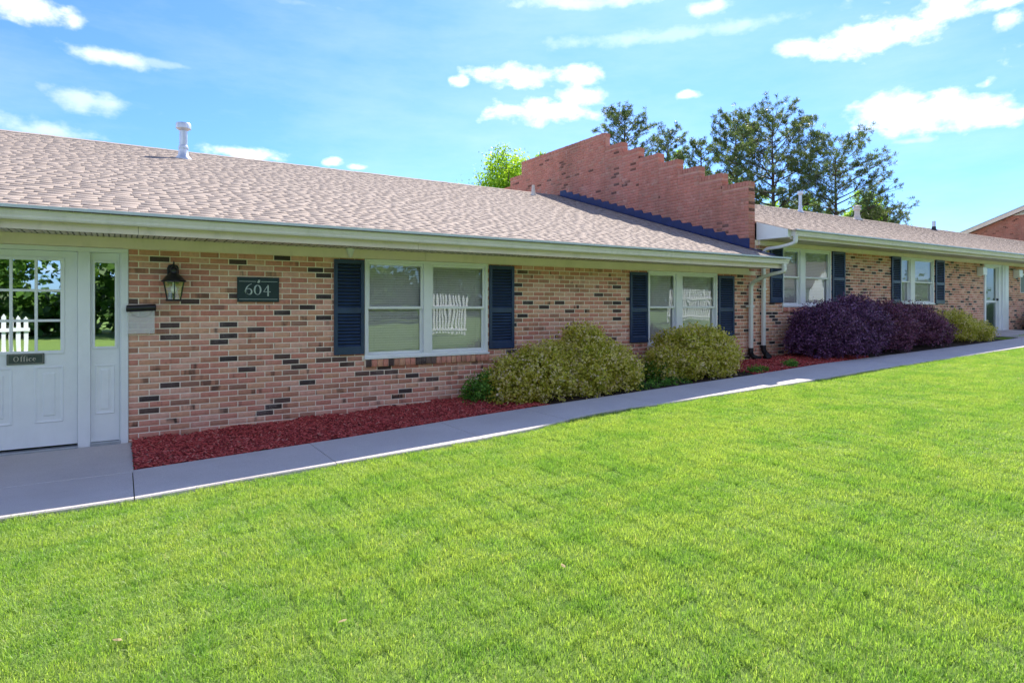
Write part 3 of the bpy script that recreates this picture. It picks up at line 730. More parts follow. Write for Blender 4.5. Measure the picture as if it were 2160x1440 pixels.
def entry_unit(P):
    fr = MB()
    fr.box(-1.40, .07, -.01, .10, 2.075, 2.122); fr.box(.0, .07, -.012, .10, -.02, 2.075); fr.box(-.385, -.275, -.010, .10, -.02, 2.075); fr.box(-1.40, -1.30, -.01, .1, -.02, 2.075)
    fr.box(-.012, .0, .005, .1, .03, 2.075)
    fr.build('entry_frame', M_WHITE, P, bevel=.004)
    th = MB(); th.box(-1.30, -.385, -.045, .10, -.02, .022); th.box(-.275, .0, -.03, .1, -.02, .035); th.build('threshold', M_ALU, P, bevel=.004)
    d = empty('office_door'); d.parent = P
    x0, x1, z0, z1, y = -1.297, -.388, .045, 2.072, .022
    gx0, gx1, gz0, gz1 = -1.145, -.535, 1.035, 1.972
    mb = MB()
    mb.box(x0, gx0, y, y + .045, z0, z1); mb.box(gx1, x1, y, y + .045, z0, z1); mb.box(gx0, gx1, y, y + .045, z0, gz0); mb.box(gx0, gx1, y, y + .045, gz1, z1)
    mb.build('door_leaf', M_WHITE, d)
    t = MB(); e = .035
    t.box(gx0 - e, gx1 + e, y - .010, y, gz1, gz1 + e); t.box(gx0 - e, gx1 + e, y - .010, y, gz0 - e, gz0); t.box(gx0 - e, gx0, y - .010, y, gz0, gz1); t.box(gx1, gx1 + e, y - .010, y, gz0, gz1)
    t.build('glazing_trim', M_WHITE, d, bevel=.004)
    cw = (gx1 - gx0) / 3; ch = (gz1 - gz0) / 3
    for i in (1, 2):
        m = MB(); m.box(gx0 + i * cw - .013, gx0 + i * cw + .013, y - .004, y + .02, gz0, gz1); m.build('muntin', M_WHITE, d, bevel=.003)
        m = MB(); m.box(gx0, gx1, y - .003, y + .021, gz0 + i * ch - .013, gz0 + i * ch + .013); m.build('muntin', M_WHITE, d, bevel=.003)
    for i in range(3):
        for j in range(3):
            m = MB(); m.add([(gx0 + i * cw, y + .012, gz0 + j * ch), (gx0 + (i + 1) * cw, y + .012, gz0 + j * ch), (gx0 + (i + 1) * cw, y + .012, gz0 + (j + 1) * ch), (gx0 + i * cw, y + .012, gz0 + (j + 1) * ch)], [(0, 1, 2, 3)])
            m.build('pane', M_GLASSD, d)
    def rp(px0, px1, pz0, pz1, yy, par):
        m = MB(); a, b, c, dd = px0, px1, pz0, pz1; i1, i2, i3 = .012, .030, .075
        def ring(i, yv): return [(a + i, yv, c + i), (b - i, yv, c + i), (b - i, yv, dd - i), (a + i, yv, dd - i)]
        i3 = min(i3, (b - a) * .28)
        V = ring(0, yy) + ring(i1, yy - .008) + ring(i2, yy - .001) + ring(i3, yy - .001) + ring(i3 + .012, yy - .009)
        F = [(4 * k + j, 4 * k + (j + 1) % 4, 4 * (k + 1) + (j + 1) % 4, 4 * (k + 1) + j) for k in range(4) for j in range(4)] + [(16, 17, 18, 19)]
        m.add(V, F); m.build('raised_panel', M_WHITE, par)
    rp(-.755, -.505, .285, .875, y, d); rp(-1.185, -.925, .285, .875, y, d)
    s = empty('sidelight'); s.parent = P
    a, b, z0, z1, y = -.274, -.014, .04, 2.072, .03
    ga, gb, gz0, gz1 = -.235, -.055, 1.06, 1.965
    mb = MB(); mb.box(a, ga, y, y + .04, z0, z1); mb.box(gb, b, y, y + .04, z0, z1); mb.box(ga, gb, y, y + .04, z0, gz0); mb.box(ga, gb, y, y + .04, gz1, z1); mb.build('panel_board', M_WHITE, s)
    t = MB(); e = .022; t.box(ga - e, gb + e, y - .012, y, gz1, gz1 + e); t.box(ga - e, gb + e, y - .012, y, gz0 - e, gz0); t.box(ga - e, ga, y - .012, y, gz0, gz1); t.box(gb, gb + e, y - .012, y, gz0, gz1); t.build('glazing_trim', M_WHITE, s, bevel=.004)
    m = MB(); m.add([(ga, y + .015, gz0), (gb, y + .015, gz0), (gb, y + .015, gz1), (ga, y + .015, gz1)], [(0, 1, 2, 3)]); m.build('pane', M_GLASSD, s)
    rp(-.237, -.052, .33, .87, y, s)
entry_unit(B1)

def rsec(w, h, r=.012):
    o = []
    for cx, cy, a0 in ((w / 2 - r, h / 2 - r, 0), (-w / 2 + r, h / 2 - r, 90), (-w / 2 + r, -h / 2 + r, 180), (w / 2 - r, -h / 2 + r, 270)):
        for k in range(3):
            a = math.radians(a0 + 45 * k); o.append((cx + r * math.cos(a), cy + r * math.sin(a)))
    return o
def downspout(parent, xo, xw, ztop, zwall, zbot):
    p = [(xo, -.765, ztop), (xo, -.765, ztop - .05)] + smoothpath([(xo, -.765, ztop - .08), (xo, -.735, ztop - .145), ((xo + xw) / 2, -.45, ztop - .20 - .0), (xw, -.17, zwall + .09), (xw, -.085, zwall + .02), (xw, -.07, zwall - .06)], 5) + [(xw, -.07, (zwall + zbot) / 2), (xw, -.07, zbot)]
    mb = MB(); mb.tube(p, 1, sec=rsec(.078, .062)); d = mb.build('downspout', M_DSP, parent, smooth=True)
    for z in ((zwall + zbot) / 2 + .25,):
        m = MB(); m.box(xw - .05, xw + .05, -.105, -.100, z - .02, z + .02); m.box(xw - .065, xw - .045, -.104, .0, z - .02, z + .02); m.box(xw + .045, xw + .065, -.104, .0, z - .02, z + .02); m.build('strap', M_DSP, d)
    return d
def hose(parent, pts, r):
    p = smoothpath(pts, 7); rad = [r * (1.0 if k % 2 else .88) for k in range(len(p))]
    mb = MB(); mb.tube(p, rad, n=14); return mb.build('drain_hose', M_HOSE, parent, smooth=False)
downspout(B1, 10.72, 10.66, 2.30, 1.90, .58)
gz = g(10.7)
hose(B1, [(10.66, -.07, .66), (10.66, -.07, .56), (10.67, -.10, .50), (10.74, -.16, .455), (10.80, -.2, .45)], .052)

# ---- second building
B2 = empty('brick_apartment', label='long low brick building on the right, stepping up behind the parapet', cat='building')
W3 = (11.785, 13.57, 1.50, 2.735); W4 = (16.653, 18.391, 1.56, 2.735); D2 = (21.454, 23.05, -.3, 2.735); W5 = (24.1, 25.0, 1.9, 2.5)
op2 = [W3, W4, D2, W5]
w2 = wall_mesh(10.9, 50, None, 2.84, op2).build('wall', M_MORTAR, B2)
place_pieces(bricks_front(10.9, 49.9, g, 2.735, [(W3[0], W3[1], W3[2] - .105, W3[3]), (W4[0], W4[1], W4[2] - .105, W4[3]), D2, W5]), w2, M_BRICK, 'brick', 'bricks', brick_verts, BF)
mb = MB(); mb.box(10.9, 50, 12.6, 12.8, -.3, 2.9); mb.build('rear_wall', M_MORTAR, B2)
mb = MB(); mb.box(11, 49.8, .21, 12.59, 2.90, 2.93); mb.build('ceiling', M_WALLIN, B2)
mb = MB(); mb.box(11, 49.8, 4.0, 4.1, -.3, 2.89); mb.build('interior_wall', M_WALLIN, B2)
mb = MB()
for a, b in ((10.97, 17), (17.003, 23.1), (23.103, 29.2), (29.203, 50)): mb.box(a, b, -.045, .0, 2.738, 2.826)
mb.build('frieze_board', M_CREAM, B2, bevel=.003)
eave(B2, 11.03, 50, 2.985, 2.83, -.046)
roof(B2, 10.94, 50, 2.99, .31, 6.4, x_vis0=10.9, seed=8)
mb = MB(); mb.prism([(-.70, 2.835), (.0, 2.835), (.0, 3.20), (-.70, 2.985)], 10.93, 11.03, 'x'); mb.build('eave_return', M_VINYL, B2)
window(B2, *W3, 12.40, 12.585, 2.117); window(B2, *W4, 17.14, 17.36, 2.117)
sill(B2, W3[0], W3[1], W3[2] - .024); sill(B2, W4[0], W4[1], W4[2] - .024)
shutter(B2, 11.36, 11.775, 1.565, 2.73); shutter(B2, 13.61, 14.12, 1.58, 2.73)
shutter(B2, 16.2, 16.64, 1.56, 2.73); shutter(B2, 18.47, 18.96, 1.55, 2.73)
downspout(B2, 11.08, 11.06, 2.87, 2.56, .62)
hose(B2, [(11.06, -.07, .70), (11.06, -.075, .60), (11.085, -.11, .53), (11.06, -.20, .47), (10.97, -.25, .462), (10.86, -.24, .46)], .055)
def side_door(P):
    z0 = .76
    fr = MB(); fr.box(D2[0], D2[0] + .10, -.03, .18, z0, 2.735); fr.box(D2[1] - .42, D2[1], -.06, .05, z0, 2.735); fr.box(D2[0] + .1, D2[1] - .42, -.03, .18, 2.66, 2.735); fr.box(D2[1] - .60, D2[1] - .42, -.02, .18, z0, 2.66)
    fr.box(D2[1] - .30, D2[1] - .12, -.075, -.06, z0 + .1, 2.70)
    fr.build('door_frame', M_WHITE, P, bevel=.006)
    d = empty('screen_door'); d.parent = P
    a, b = D2[0] + .1, D2[1] - .6
    m = MB(); m.box(a, b, .06, .10, z0, 2.66); m.build('door_leaf', M_SHUTG, d)
    m = MB(); m.box(a, a + .03, .035, .06, z0, 2.66); m.box(b - .06, b, .03, .06, z0, 2.66); m.box(a + .03, b - .06, .035, .06, 1.60, 1.66); m.box(a + .03, b - .06, .035, .06, 2.62, 2.66); m.build('screen_frame', M_WHITE, d)
    m = MB(); m.add([(a, .05, z0 + .02), (b - .06, .05, z0 + .02), (b - .06, .05, 2.63), (a, .05, 2.63)], [(0, 1, 2, 3)]); m.build('pane', M_GLASS, d)
    m = MB(); m.box(b - .05, b - .015, -.02, .03, 1.66, 1.72); m.build('door_handle', M_BLACK, d, bevel=.004)
    m = MB(); m.box(D2[0], D2[1], -.25, .0, g(22) - .05, z0); m.build('door_step', M_CONC, P)
M_SHUTG = paint('grey door panel', (.16, .20, .19), .5, .1)
side_door(B2)
mb = MB(); mb.box(W5[0], W5[1], .03, .05, W5[2], W5[3]); wp = mb.build('window', M_SHUTG, B2)
mb = MB(); mb.box(W5[0], W5[1], .0, .03, W5[2], W5[2] + .03); mb.box(W5[0], W5[1], .0, .03, W5[3] - .03, W5[3]); mb.box(W5[0], W5[0] + .03, 0, .03, W5[2] + .03, W5[3] - .03); mb.box(W5[1] - .03, W5[1], 0, .03, W5[2] + .03, W5[3] - .03); mb.build('frame', M_VINYL, wp)

# ---- stepped parapet wall between the two roofs
PW = empty('parapet_wall', label='tall weathered red brick parapet with stepped top rising between the two roofs', cat='wall')
STEPS = [(.012, 4.02), (.665, 4.30), (1.28, 4.565), (1.905, 4.835), (2.495, 5.095), (3.153, 5.375), (3.747, 5.64), (4.41, 6.03)]
PX0, PX1 = 10.70, 10.90
def ptop(y):
    yy = y if y <= 6.4 else 12.8 - y
    t = 3.9
    for a, z in STEPS:
        if yy >= a: t = z
    return t
segs = [(a, (STEPS[i + 1][0] if i + 1 < len(STEPS) else 8.39), z) for i, (a, z) in enumerate(STEPS)]
segs += [(12.8 - b if b < 8 else 8.39, 12.8 - a, z) for a, b, z in segs[:-1]]
mb = MB()
for a, b, z in segs: mb.box(PX0 + .007, PX1 - .007, a + .007, b - .000 if b < 12 else b - .007, 2.15, z - .03)
pb = mb.build('masonry_body', M_MORTAR2, PW)
ps = []
z = 2.125 + BP / 2; k = 0
while z < 6.0:
    for a, b, zt in segs:
        if z + BH / 2 < zt - .098:
            for y0, y1 in course_cuts(a if a < .1 else a, b, [], .1016 if k % 2 else 0):
                c = (y0 + y1) / 2
                if z > 2.425 + .316 * (min(c, 12.8 - c) + .7) - .08:
                    ps.append((PX0 + random.uniform(-.001, .001), c, z, y1 - y0, BH, -math.pi / 2))
            if b <= 4.42: 
                ps.append(((PX0 + PX1) / 2, a + .0, z, .1965, BH, 0.0)) if z > zt - .45 or a < .1 else None
    z += BP; k += 1
place_pieces(ps, pb, M_BRICK2, 'brick', 'bricks', brick_verts, BF)
cp = MB(); cps = []
for a, b, zt in segs:                                 # rowlock coping, one brick at a time
    n = max(1, round((b - a) / .0745)); p = (b - a) / n
    for q in range(n): cps.append((a + q * p + .004, a + (q + 1) * p - .004, zt))
me_c = []
for q in range(6):
    m = MB(); m.box(-.103, .103, -.033, .033, -.096, 0); me = m.mesh('coping_brick', M_BRICK2)
    t = rng.random(3) * np.array([.9, .4, 1]); at_ = me.attributes.new('tone', 'FLOAT_COLOR', 'POINT'); at_.data.foreach_set('color', [*t, 1] * 8); me_c.append(me)
for y0, y1, zt in cps:
    o = link('coping_brick', random.choice(me_c), PW, ((PX0 + PX1) / 2 + random.uniform(-.003, .003), (y0 + y1) / 2, zt + random.uniform(-.004, .004)))
# zig-zag stepped flashing on the roof side
rl = lambda y: 2.425 + .316 * (y + .7)
pts = []; y = -.02
while y < 6.6: pts.append((y, rl(y) + .005)); y += .3
low = [(-.02, rl(-.02) + .004), (6.6, min(rl(6.6), 4.66) - .02)]
up = []; y = -.02; st = .305
while y < 6.35:
    y1 = min(y + st, 6.6); h = .235
    up += [(y + .01, rl(y) + h - .01), (y + st * .85, rl(y) + h + .005 * math.sin(y * 9))]; y += st
for i in range(0, len(up) - 1, 1): pass
mb = MB(); b0 = up
V = []; F = []
for (a, za) in up: V += [(PX0 - .012, a, rl(a) + .003), (PX0 - .012, a, za), (PX0 - .0005, a, za), (PX0 - .0005, a, rl(a) + .003)]
for i in range(len(up) - 1):
    for j in range(4): F.append((4 * i + j, 4 * i + (j + 1) % 4, 4 * (i + 1) + (j + 1) % 4, 4 * (i + 1) + j))
F += [(0, 3, 2, 1), tuple(4 * (len(up) - 1) + j for j in range(4))]
mb.add(V, F); mb.build('roof_flashing', M_TAR, PW)
# base strip of flashing lying on the roof
mb = MB(); mb.add([(PX0 - .07, -.6, rl(-.6) + .018), (PX0 - .07, 6.4, rl(6.4) + .018), (PX0 - .005, 6.4, rl(6.4) + .03), (PX0 - .005, -.6, rl(-.6) + .03)], [(0, 3, 2, 1)])
mb.build('base_flashing', M_TAR, PW)

# ---- far gable building
B3 = empty('gable_building', label='distant red brick gable end rising above the far end of the roof', cat='building')
GX = 52.0
def onX(px, py, X):
    d = pixdir(px, py); t = X / d.x; return (-DCAM + d.y * t, CZ + d.z * t)
pa = onX(2022, 494, GX); pbk = onX(2160, 436, GX); sl = (pbk[1] - pa[1]) / (pa[0] - pbk[0])
yl, zl = pa[0] + 1.5, pa[1] - 1.5 * sl; yap = pbk[0] - 3.4; zap = zl + (yl - yap) * sl; yr = 2 * yap - yl
m = MB(); m.prism([(yl - .5, 0), (yr + .5, 0), (yr + .5, zl - .1), (yap, zap - .25), (yl - .5, zl - .1)], GX, GX + .2, 'x'); gw = m.build('wall', M_MORTAR2, B3)
ps = []; z = 3.0; k = 0
while z < zap:
    hw = (zap - .3 - z) / sl; 
    if hw > .3:
        for y0, y1 in course_cuts(max(yr + .5, yap - hw), min(yl - .5, yap + hw), [], .1016 if k % 2 else 0): ps.append((GX - .008, (y0 + y1) / 2, z, y1 - y0, BH, -math.pi / 2))
    z += BP; k += 1
place_pieces(ps, gw, M_BRICK2, 'brick', 'bricks', brick_verts, BF)
m = MB(); m.box(GX + .2, GX + 14, yr + .5, yl - .5, 0, zl - .1); m.build('body', M_MORTAR2, B3)
for s_ in (1, -1):
    ye = yl if s_ > 0 else yr
    m = MB(); m.prism([(yap, zap), (ye, zl), (ye, zl - .16), (yap, zap - .16)] if s_ > 0 else [(ye, zl), (yap, zap), (yap, zap - .16), (ye, zl - .16)], GX - .30, GX + 14, 'x'); m.build('roof', M_SHINGLE, B3)
    m = MB(); m.prism([(yap, zap - .02), (ye, zl - .02), (ye, zl - .30), (yap, zap - .30)], GX - .34, GX - .30, 'x'); m.build('rake_board', M_CREAM, B3)
    m = MB(); m.prism([(yap, zap + .02), (ye, zl + .02), (ye, zl - .05), (yap, zap - .05)], GX - .37, GX - .34, 'x'); m.build('rake_trim', M_DRIP, B3)
vt = onX(2136, 455, GX - .05); yv = vt[0]; zv = vt[1]
zb = zv; m = MB(); m.prism([(yv, zb), (2 * yap - yv, zb), (yap, zb + (yv - yap) * sl)], GX - .06, GX - .01, 'x'); gv = m.build('gable_vent', M_LOUVRE, B3)
for k in range(12):
    zz = zb + .06 + k * .1; hh = (yv - yap) - (zz + .06 - zb) / sl
    if hh > .1: m = MB(); m.prism([(GX - .10, zz), (GX - .06, zz + .05), (GX - .06, zz + .07), (GX - .11, zz + .02)], yap - hh, yap + hh, 'y') ; m.build('slat', M_LOUVRE, gv)

# ------------------------------------------------------------------ roof pipes
def zroof1(y): return 2.425 + .316 * (y + .7)
def zroof2(y): return 2.99 + .31 * (y + .7)
def vent(name, parent, x, y, zf, r, h, mat, cap, lead=None):
    z = zf(min(y, 12.8 - y)); o = empty(name, (x, y, z)); o.parent = parent
    m = MB(); m.lathe([(r, -.1), (r, h)], n=18); m.build('pipe', mat, o, smooth=True)
    m = MB(); m.lathe([(r * 2.2, -.05), (r * 2.1, -.01), (r * 1.35, .05), (r * 1.15, .16), (r * 1.15, .17), (r, .175)], n=18); m.build('flashing', lead or mat, o, smooth=True)
    if cap == 'top':
        m = MB(); m.lathe([(r * 1.0, h - .04), (r * 1.65, h - .005), (r * 1.9, h), (r * 1.9, h + .09), (r * 1.8, h + .1), (0.01, h + .11)], n=20); m.build('cap', M_METAL, o, smooth=True)
        m = MB(); m.lathe([(r * 1.25, .17), (r * 1.3, .2), (r * 1.02, .24)], n=18); m.build('collar', mat, o, smooth=True)
    if cap == 'hood':
        m = MB(); m.lathe([(r * 1.0, h - .12), (r * 1.5, h - .10), (r * 1.5, h - .03), (r * 1.1, h - .02), (r * 1.1, h + .02), (r * 1.6, h + .03), (r * 1.4, h + .07), (.01, h + .1)], n=18); m.build('cap', mat, o, smooth=True)
    return o
def on_roof(px, py, zE, slope):                      # where that sight line meets the roof plane
    d = pixdir(px, py); t = (zE + slope * (.7 - DCAM) - CZ) / (d.z - slope * d.y); return d.x * t, -DCAM + d.y * t
x, y = on_roof(387, 334, 2.425, .316); vent('flue_pipe', B1, x, y, zroof1, .068, .55, M_METAL, 'top')
x, y = on_roof(1125, 412, 2.425, .316); vent('vent_pipe', B1, x, min(y, 6.3), zroof1, .042, .27, M_PIPEW, None, M_PIPEW)
x, y = at(879, 18.2); vent('vent_pipe', B1, x, 7.3, zroof1, .05, .45, M_METAL, None)
x, y = on_roof(1688, 447, 2.99, .31); vent('flue_pipe', B2, x, min(y, 6.2), zroof2, .058, .66, M_METAL, 'top')
x, y = on_roof(1808, 463, 2.99, .31); vent('vent_pipe', B2, x, min(y, 6.2), zroof2, .10, .48, M_PIPEW, 'hood', M_PIPEW)
x, y = on_roof(1970, 486, 2.99, .31); vent('vent_pipe', B2, x, min(y, 6.2), zroof2, .07, .42, M_METAL, None, M_BLACK)

# ------------------------------------------------------------------ signs, lamps, box on the wall
def ribbon(mb, pts, ws, k=6, y=0.0, t=.0015, curve=True):
    p = smoothpath([(a, 0, b) for a, b in pts], k) if curve else [Vector((a, 0, b)) for a, b in pts]
    n = len(p); W = np.interp(np.linspace(0, 1, n), np.linspace(0, 1, len(ws)), ws); V = []
    for i in range(n):
        tt = (p[min(i + 1, n - 1)] - p[max(i - 1, 0)]); tt.normalize(); q = Vector((-tt.z, 0, tt.x)) * (W[i] / 2)
        for yy in (y, y + t):
            V.append((p[i].x + q.x, yy, p[i].z + q.z)); V.append((p[i].x - q.x, yy, p[i].z - q.z))
    F = []
    for i in range(n - 1):
        a, b = 4 * i, 4 * (i + 1); F += [(a, b, b + 1, a + 1), (a, a + 2, b + 2, b), (a + 1, b + 1, b + 3, a + 3)]
    mb.add(V, F)
def ell(cx, cz, rx, rz, a0=0, a1=360, n=13):
    return [(cx + rx * math.cos(math.radians(a0 + (a1 - a0) * i / (n - 1))), cz + rz * math.sin(math.radians(a0 + (a1 - a0) * i / (n - 1)))) for i in range(n)]
def glyph(mb, ch, ox, s, y):
    """unit cap height glyphs, s = cap height in metres; returns the advance"""
    T, H = .15, .055
    def R(pts, ws, **k): ribbon(mb, [(ox + a * s, b_ + 0) for a, b_ in []] or [(ox + a * s, z0_ + b * s) for a, b in pts], [w * s for w in ws], y=y, **k)
    z0_ = glyph.z
    if ch == '0': R(ell(.36, .5, .29, .48, 90, 450, 17), [H, T * 1.05, T * 1.05, H, H, T * 1.05, T * 1.05, H], k=3); return .78
    if ch == 'O': R(ell(.40, .5, .34, .46, 90, 450, 17), [H, T * 1.05, H, T * 1.05, H], k=3); return .88
    if ch == '6':
        R([(.66, 1.12), (.42, 1.0), (.20, .76), (.10, .42), (.14, .18), (.36, .02)], [H * .7, H, T * .8, T * 1.1, T, H]); R(ell(.38, .32, .27, .30, 270, 635, 15), [H, T, T * .8, H, H, T * .7, H], k=3); return .76
    if ch == '4':
        R([(.52, -.25), (.52, .95)], [T, T], curve=False); R([(.53, .95), (.06, .22)], [H * 1.3, H], curve=False); R([(.04, .22), (.78, .22)], [H * 1.2, H * 1.2], curve=False); return .8
    if ch == 'f':
        R([(.16, .03), (.16, .85), (.24, 1.0), (.42, 1.0)], [T, T, H, T * .8], k=4); R([(.02, .62), (.36, .62)], [H, H], curve=False); R([(.04, .02), (.30, .02)], [H, H], curve=False); return .38
    if ch == 'i':
        R([(.16, .03), (.16, .66)], [T, T], curve=False); R([(.04, .02), (.30, .02)], [H, H], curve=False); R([(.05, .64), (.16, .64)], [H, H], curve=False); R([(.155, .84), (.165, .96)], [T, T], curve=False); return .36
    if ch == 'c': R(ell(.28, .33, .22, .30, 45, 315, 12), [T * .9, H, T, T, H, H], k=3); return .52
    if ch == 'e': R(ell(.28, .33, .22, .30, 0, 315, 13), [H, H, T, T, H, H], k=3); R([(.09, .36), (.50, .36)], [H, H], curve=False); return .56
    return .4
SG = empty('number_sign', (1.41, 0, 1.696), label='dark teal rectangular sign with 604 in pale numerals on the brick wall', cat='sign')
m = MB(); m.box(-.238, .238, -.022, -.002, -.149, .149); m.build('board', M_SIGN, SG, bevel=.002)
m = MB(); glyph.z = -.074; s = .118; x = -.155
for ch in '604':
    if ch != '4': glyph.z = -.062
    else: glyph.z = -.050
    x += glyph(m, ch, x, s if ch != '4' else s * .95, -.0245) * s * 1.13
m.build('numerals', M_LETTER, SG)
m = MB(); m.box(-.218, -.028, -.024, -.022, .095, .100); m.box(.030, .218, -.024, -.022, .095, .100); m.box(-.218, .218, -.024, -.022, -.118, -.113); m.build('rule_lines', M_LETTER, SG)
m = MB(); ribbon(m, [(-.018, .095), (-.004, .088), (.010, .098), (.014, .118)], [.002, .014, .016, .002], y=-.025); ribbon(m, [(-.005, .092), (-.001, .108), (.006, .122)], [.004, .012, .001], y=-.0262); m.build('leaf_emblem', M_LETTER, SG)
OP = empty('office_plate', (-.822, .0, .957), label='small grey green plate reading Office on the white door', cat='sign')
m = MB(); m.box(-.153, .153, .008, .020, -.055, .055); m.build('board', M_PLATE, OP, bevel=.002)
m = MB(); m.box(-.143, .143, .0063, .0078, .044, .0465); m.box(-.143, .143, .0063, .0078, -.0465, -.044); m.box(-.143, -.1405, .0063, .0078, -.044, .044); m.box(.1405, .143, .0063, .0078, -.044, .044); m.build('border_line', M_LETTER2, OP)
m = MB(); x = -.098; glyph.z = -.024; s = .052
for ch in 'Office': x += glyph(m, ch, x, s, .0055) * s * 1.18
m.build('lettering', M_LETTER2, OP)

LN = empty('wall_lantern', (.50, -.15, 1.77), label='black coach lantern with clear tapered glass fixed on the brick wall', cat='lamp')
m = MB(); m.prism([(-.058, -.02), (.058, -.02), (.058, .16), (.045, .19), (0, .203), (-.045, .19), (-.058, .16)], .125, .146, 'y'); m.build('backplate', M_BLACK, LN, smooth=True, bevel=.004)
m = MB(); m.tube(smoothpath([(0, .13, .10), (0, .06, .15), (0, .0, .135), (0, 0, .08)], 5), .012, n=8); m.build('arm', M_BLACK, LN, smooth=True)
m = MB(); m.lathe([(.002, .235), (.007, .215), (.010, .20), (.006, .19), (.012, .18), (.034, .15), (.045, .14), (.038, .128), (.036, .10), (.044, .088), (.075, .066), (.100, .034), (.112, .020), (.128, .008), (.130, .0), (.118, -.004)][::-1], n=24); m.build('roof_cap', M_BLACK, LN, smooth=True)
rt, rb, zt, zb = .112, .074, -.004, -.205
for k in range(6):
    a = math.pi / 6 + k * math.pi / 3; b = a + math.pi / 3
    m = MB(); m.tube([(rt * math.cos(a), rt * math.sin(a), zt), (rb * math.cos(a), rb * math.sin(a), zb)], .0055, n=6); m.build('cage_bar', M_BLACK, LN)
    m = MB(); m.add([(rt * math.cos(a), rt * math.sin(a), zt), (rt * math.cos(b), rt * math.sin(b), zt), (rb * math.cos(b), rb * math.sin(b), zb), (rb * math.cos(a), rb * math.sin(a), zb)], [(0, 1, 2, 3)]); m.build('pane', M_GLASSL, LN)
m = MB(); m.lathe([(.03, zb - .014), (.080, zb - .012), (.084, zb), (.080, zb + .006), (.03, zb + .008)], n=18); m.build('base_ring', M_BLACK, LN, smooth=True)
m = MB(); m.lathe([(.002, -.135), (.018, -.128), (.030, -.105), (.032, -.085), (.026, -.062), (.016, -.045), (.014, -.01)], n=16); m.build('bulb', M_BULB, LN, smooth=True)

BX = empty('leaflet_box', (.19, -.06, 1.47), label='clear acrylic leaflet holder with a black curved lid beside the door frame', cat='holder')
m = MB(); m.tube([(-.142, .0, .0), (-.135, .0, .0), (.135, .0, .012), (.142, 0, .012)], [.03, .038, .038, .03], n=16); m.build('lid', M_BLACK, BX, smooth=True)
m = MB(); m.box(-.128, .128, -.012, -.009, -.275, -.02); m.box(-.128, .128, .050, .053, -.275, .02); m.box(-.128, -.125, -.009, .050, -.275, -.02); m.box(.125, .128, -.009, .050, -.275, -.02); m.box(-.125, .125, -.009, .05, -.275, -.272); m.build('acrylic_pocket', M_ACRYL, BX)
m = MB(); m.tube(smoothpath([(-.11, -.014, -.02), (-.07, -.014, -.075), (0, -.014, -.095), (.07, -.014, -.075), (.11, -.014, -.015)], 5), .0014, n=5); m.build('wire', M_BLACK, BX)

x, y = at(733, 7.9)
FL = empty('eave_fixture', (2.52, -.075, 2.20), label='small white cone shaped fixture under the eave above the left shutter', cat='fixture')
m = MB(); m.lathe([(.052, .045), (.055, .02), (.045, .0), (.022, -.06), (.004, -.075)][::-1], n=18); m.build('cone', M_VINYL, FL, smooth=True)
m = MB(); m.box(-.02, .02, .0, .03, .0, .04); m.build('bracket', M_VINYL, FL)
for i, (px, lab) in enumerate(((21.1, 'boxy wall light on the brick just left of the far side door'), (23.65, 'boxy wall light on the brick just right of the far side door'))):
    L_ = empty('wall_light', (px, 0, 2.50), label=lab, cat='lamp', group='box lights beside the side door')
    m = MB(); m.box(-.10, .14, -.03, -.002, -.13, .13); m.build('backplate', M_VINYL, L_)
    m = MB(); m.prism([(-.11, -.11), (.13, -.11), (.15, .12), (-.13, .12)], -.17, -.03, 'y'); m.build('shade', M_BULB, L_, bevel=.008)

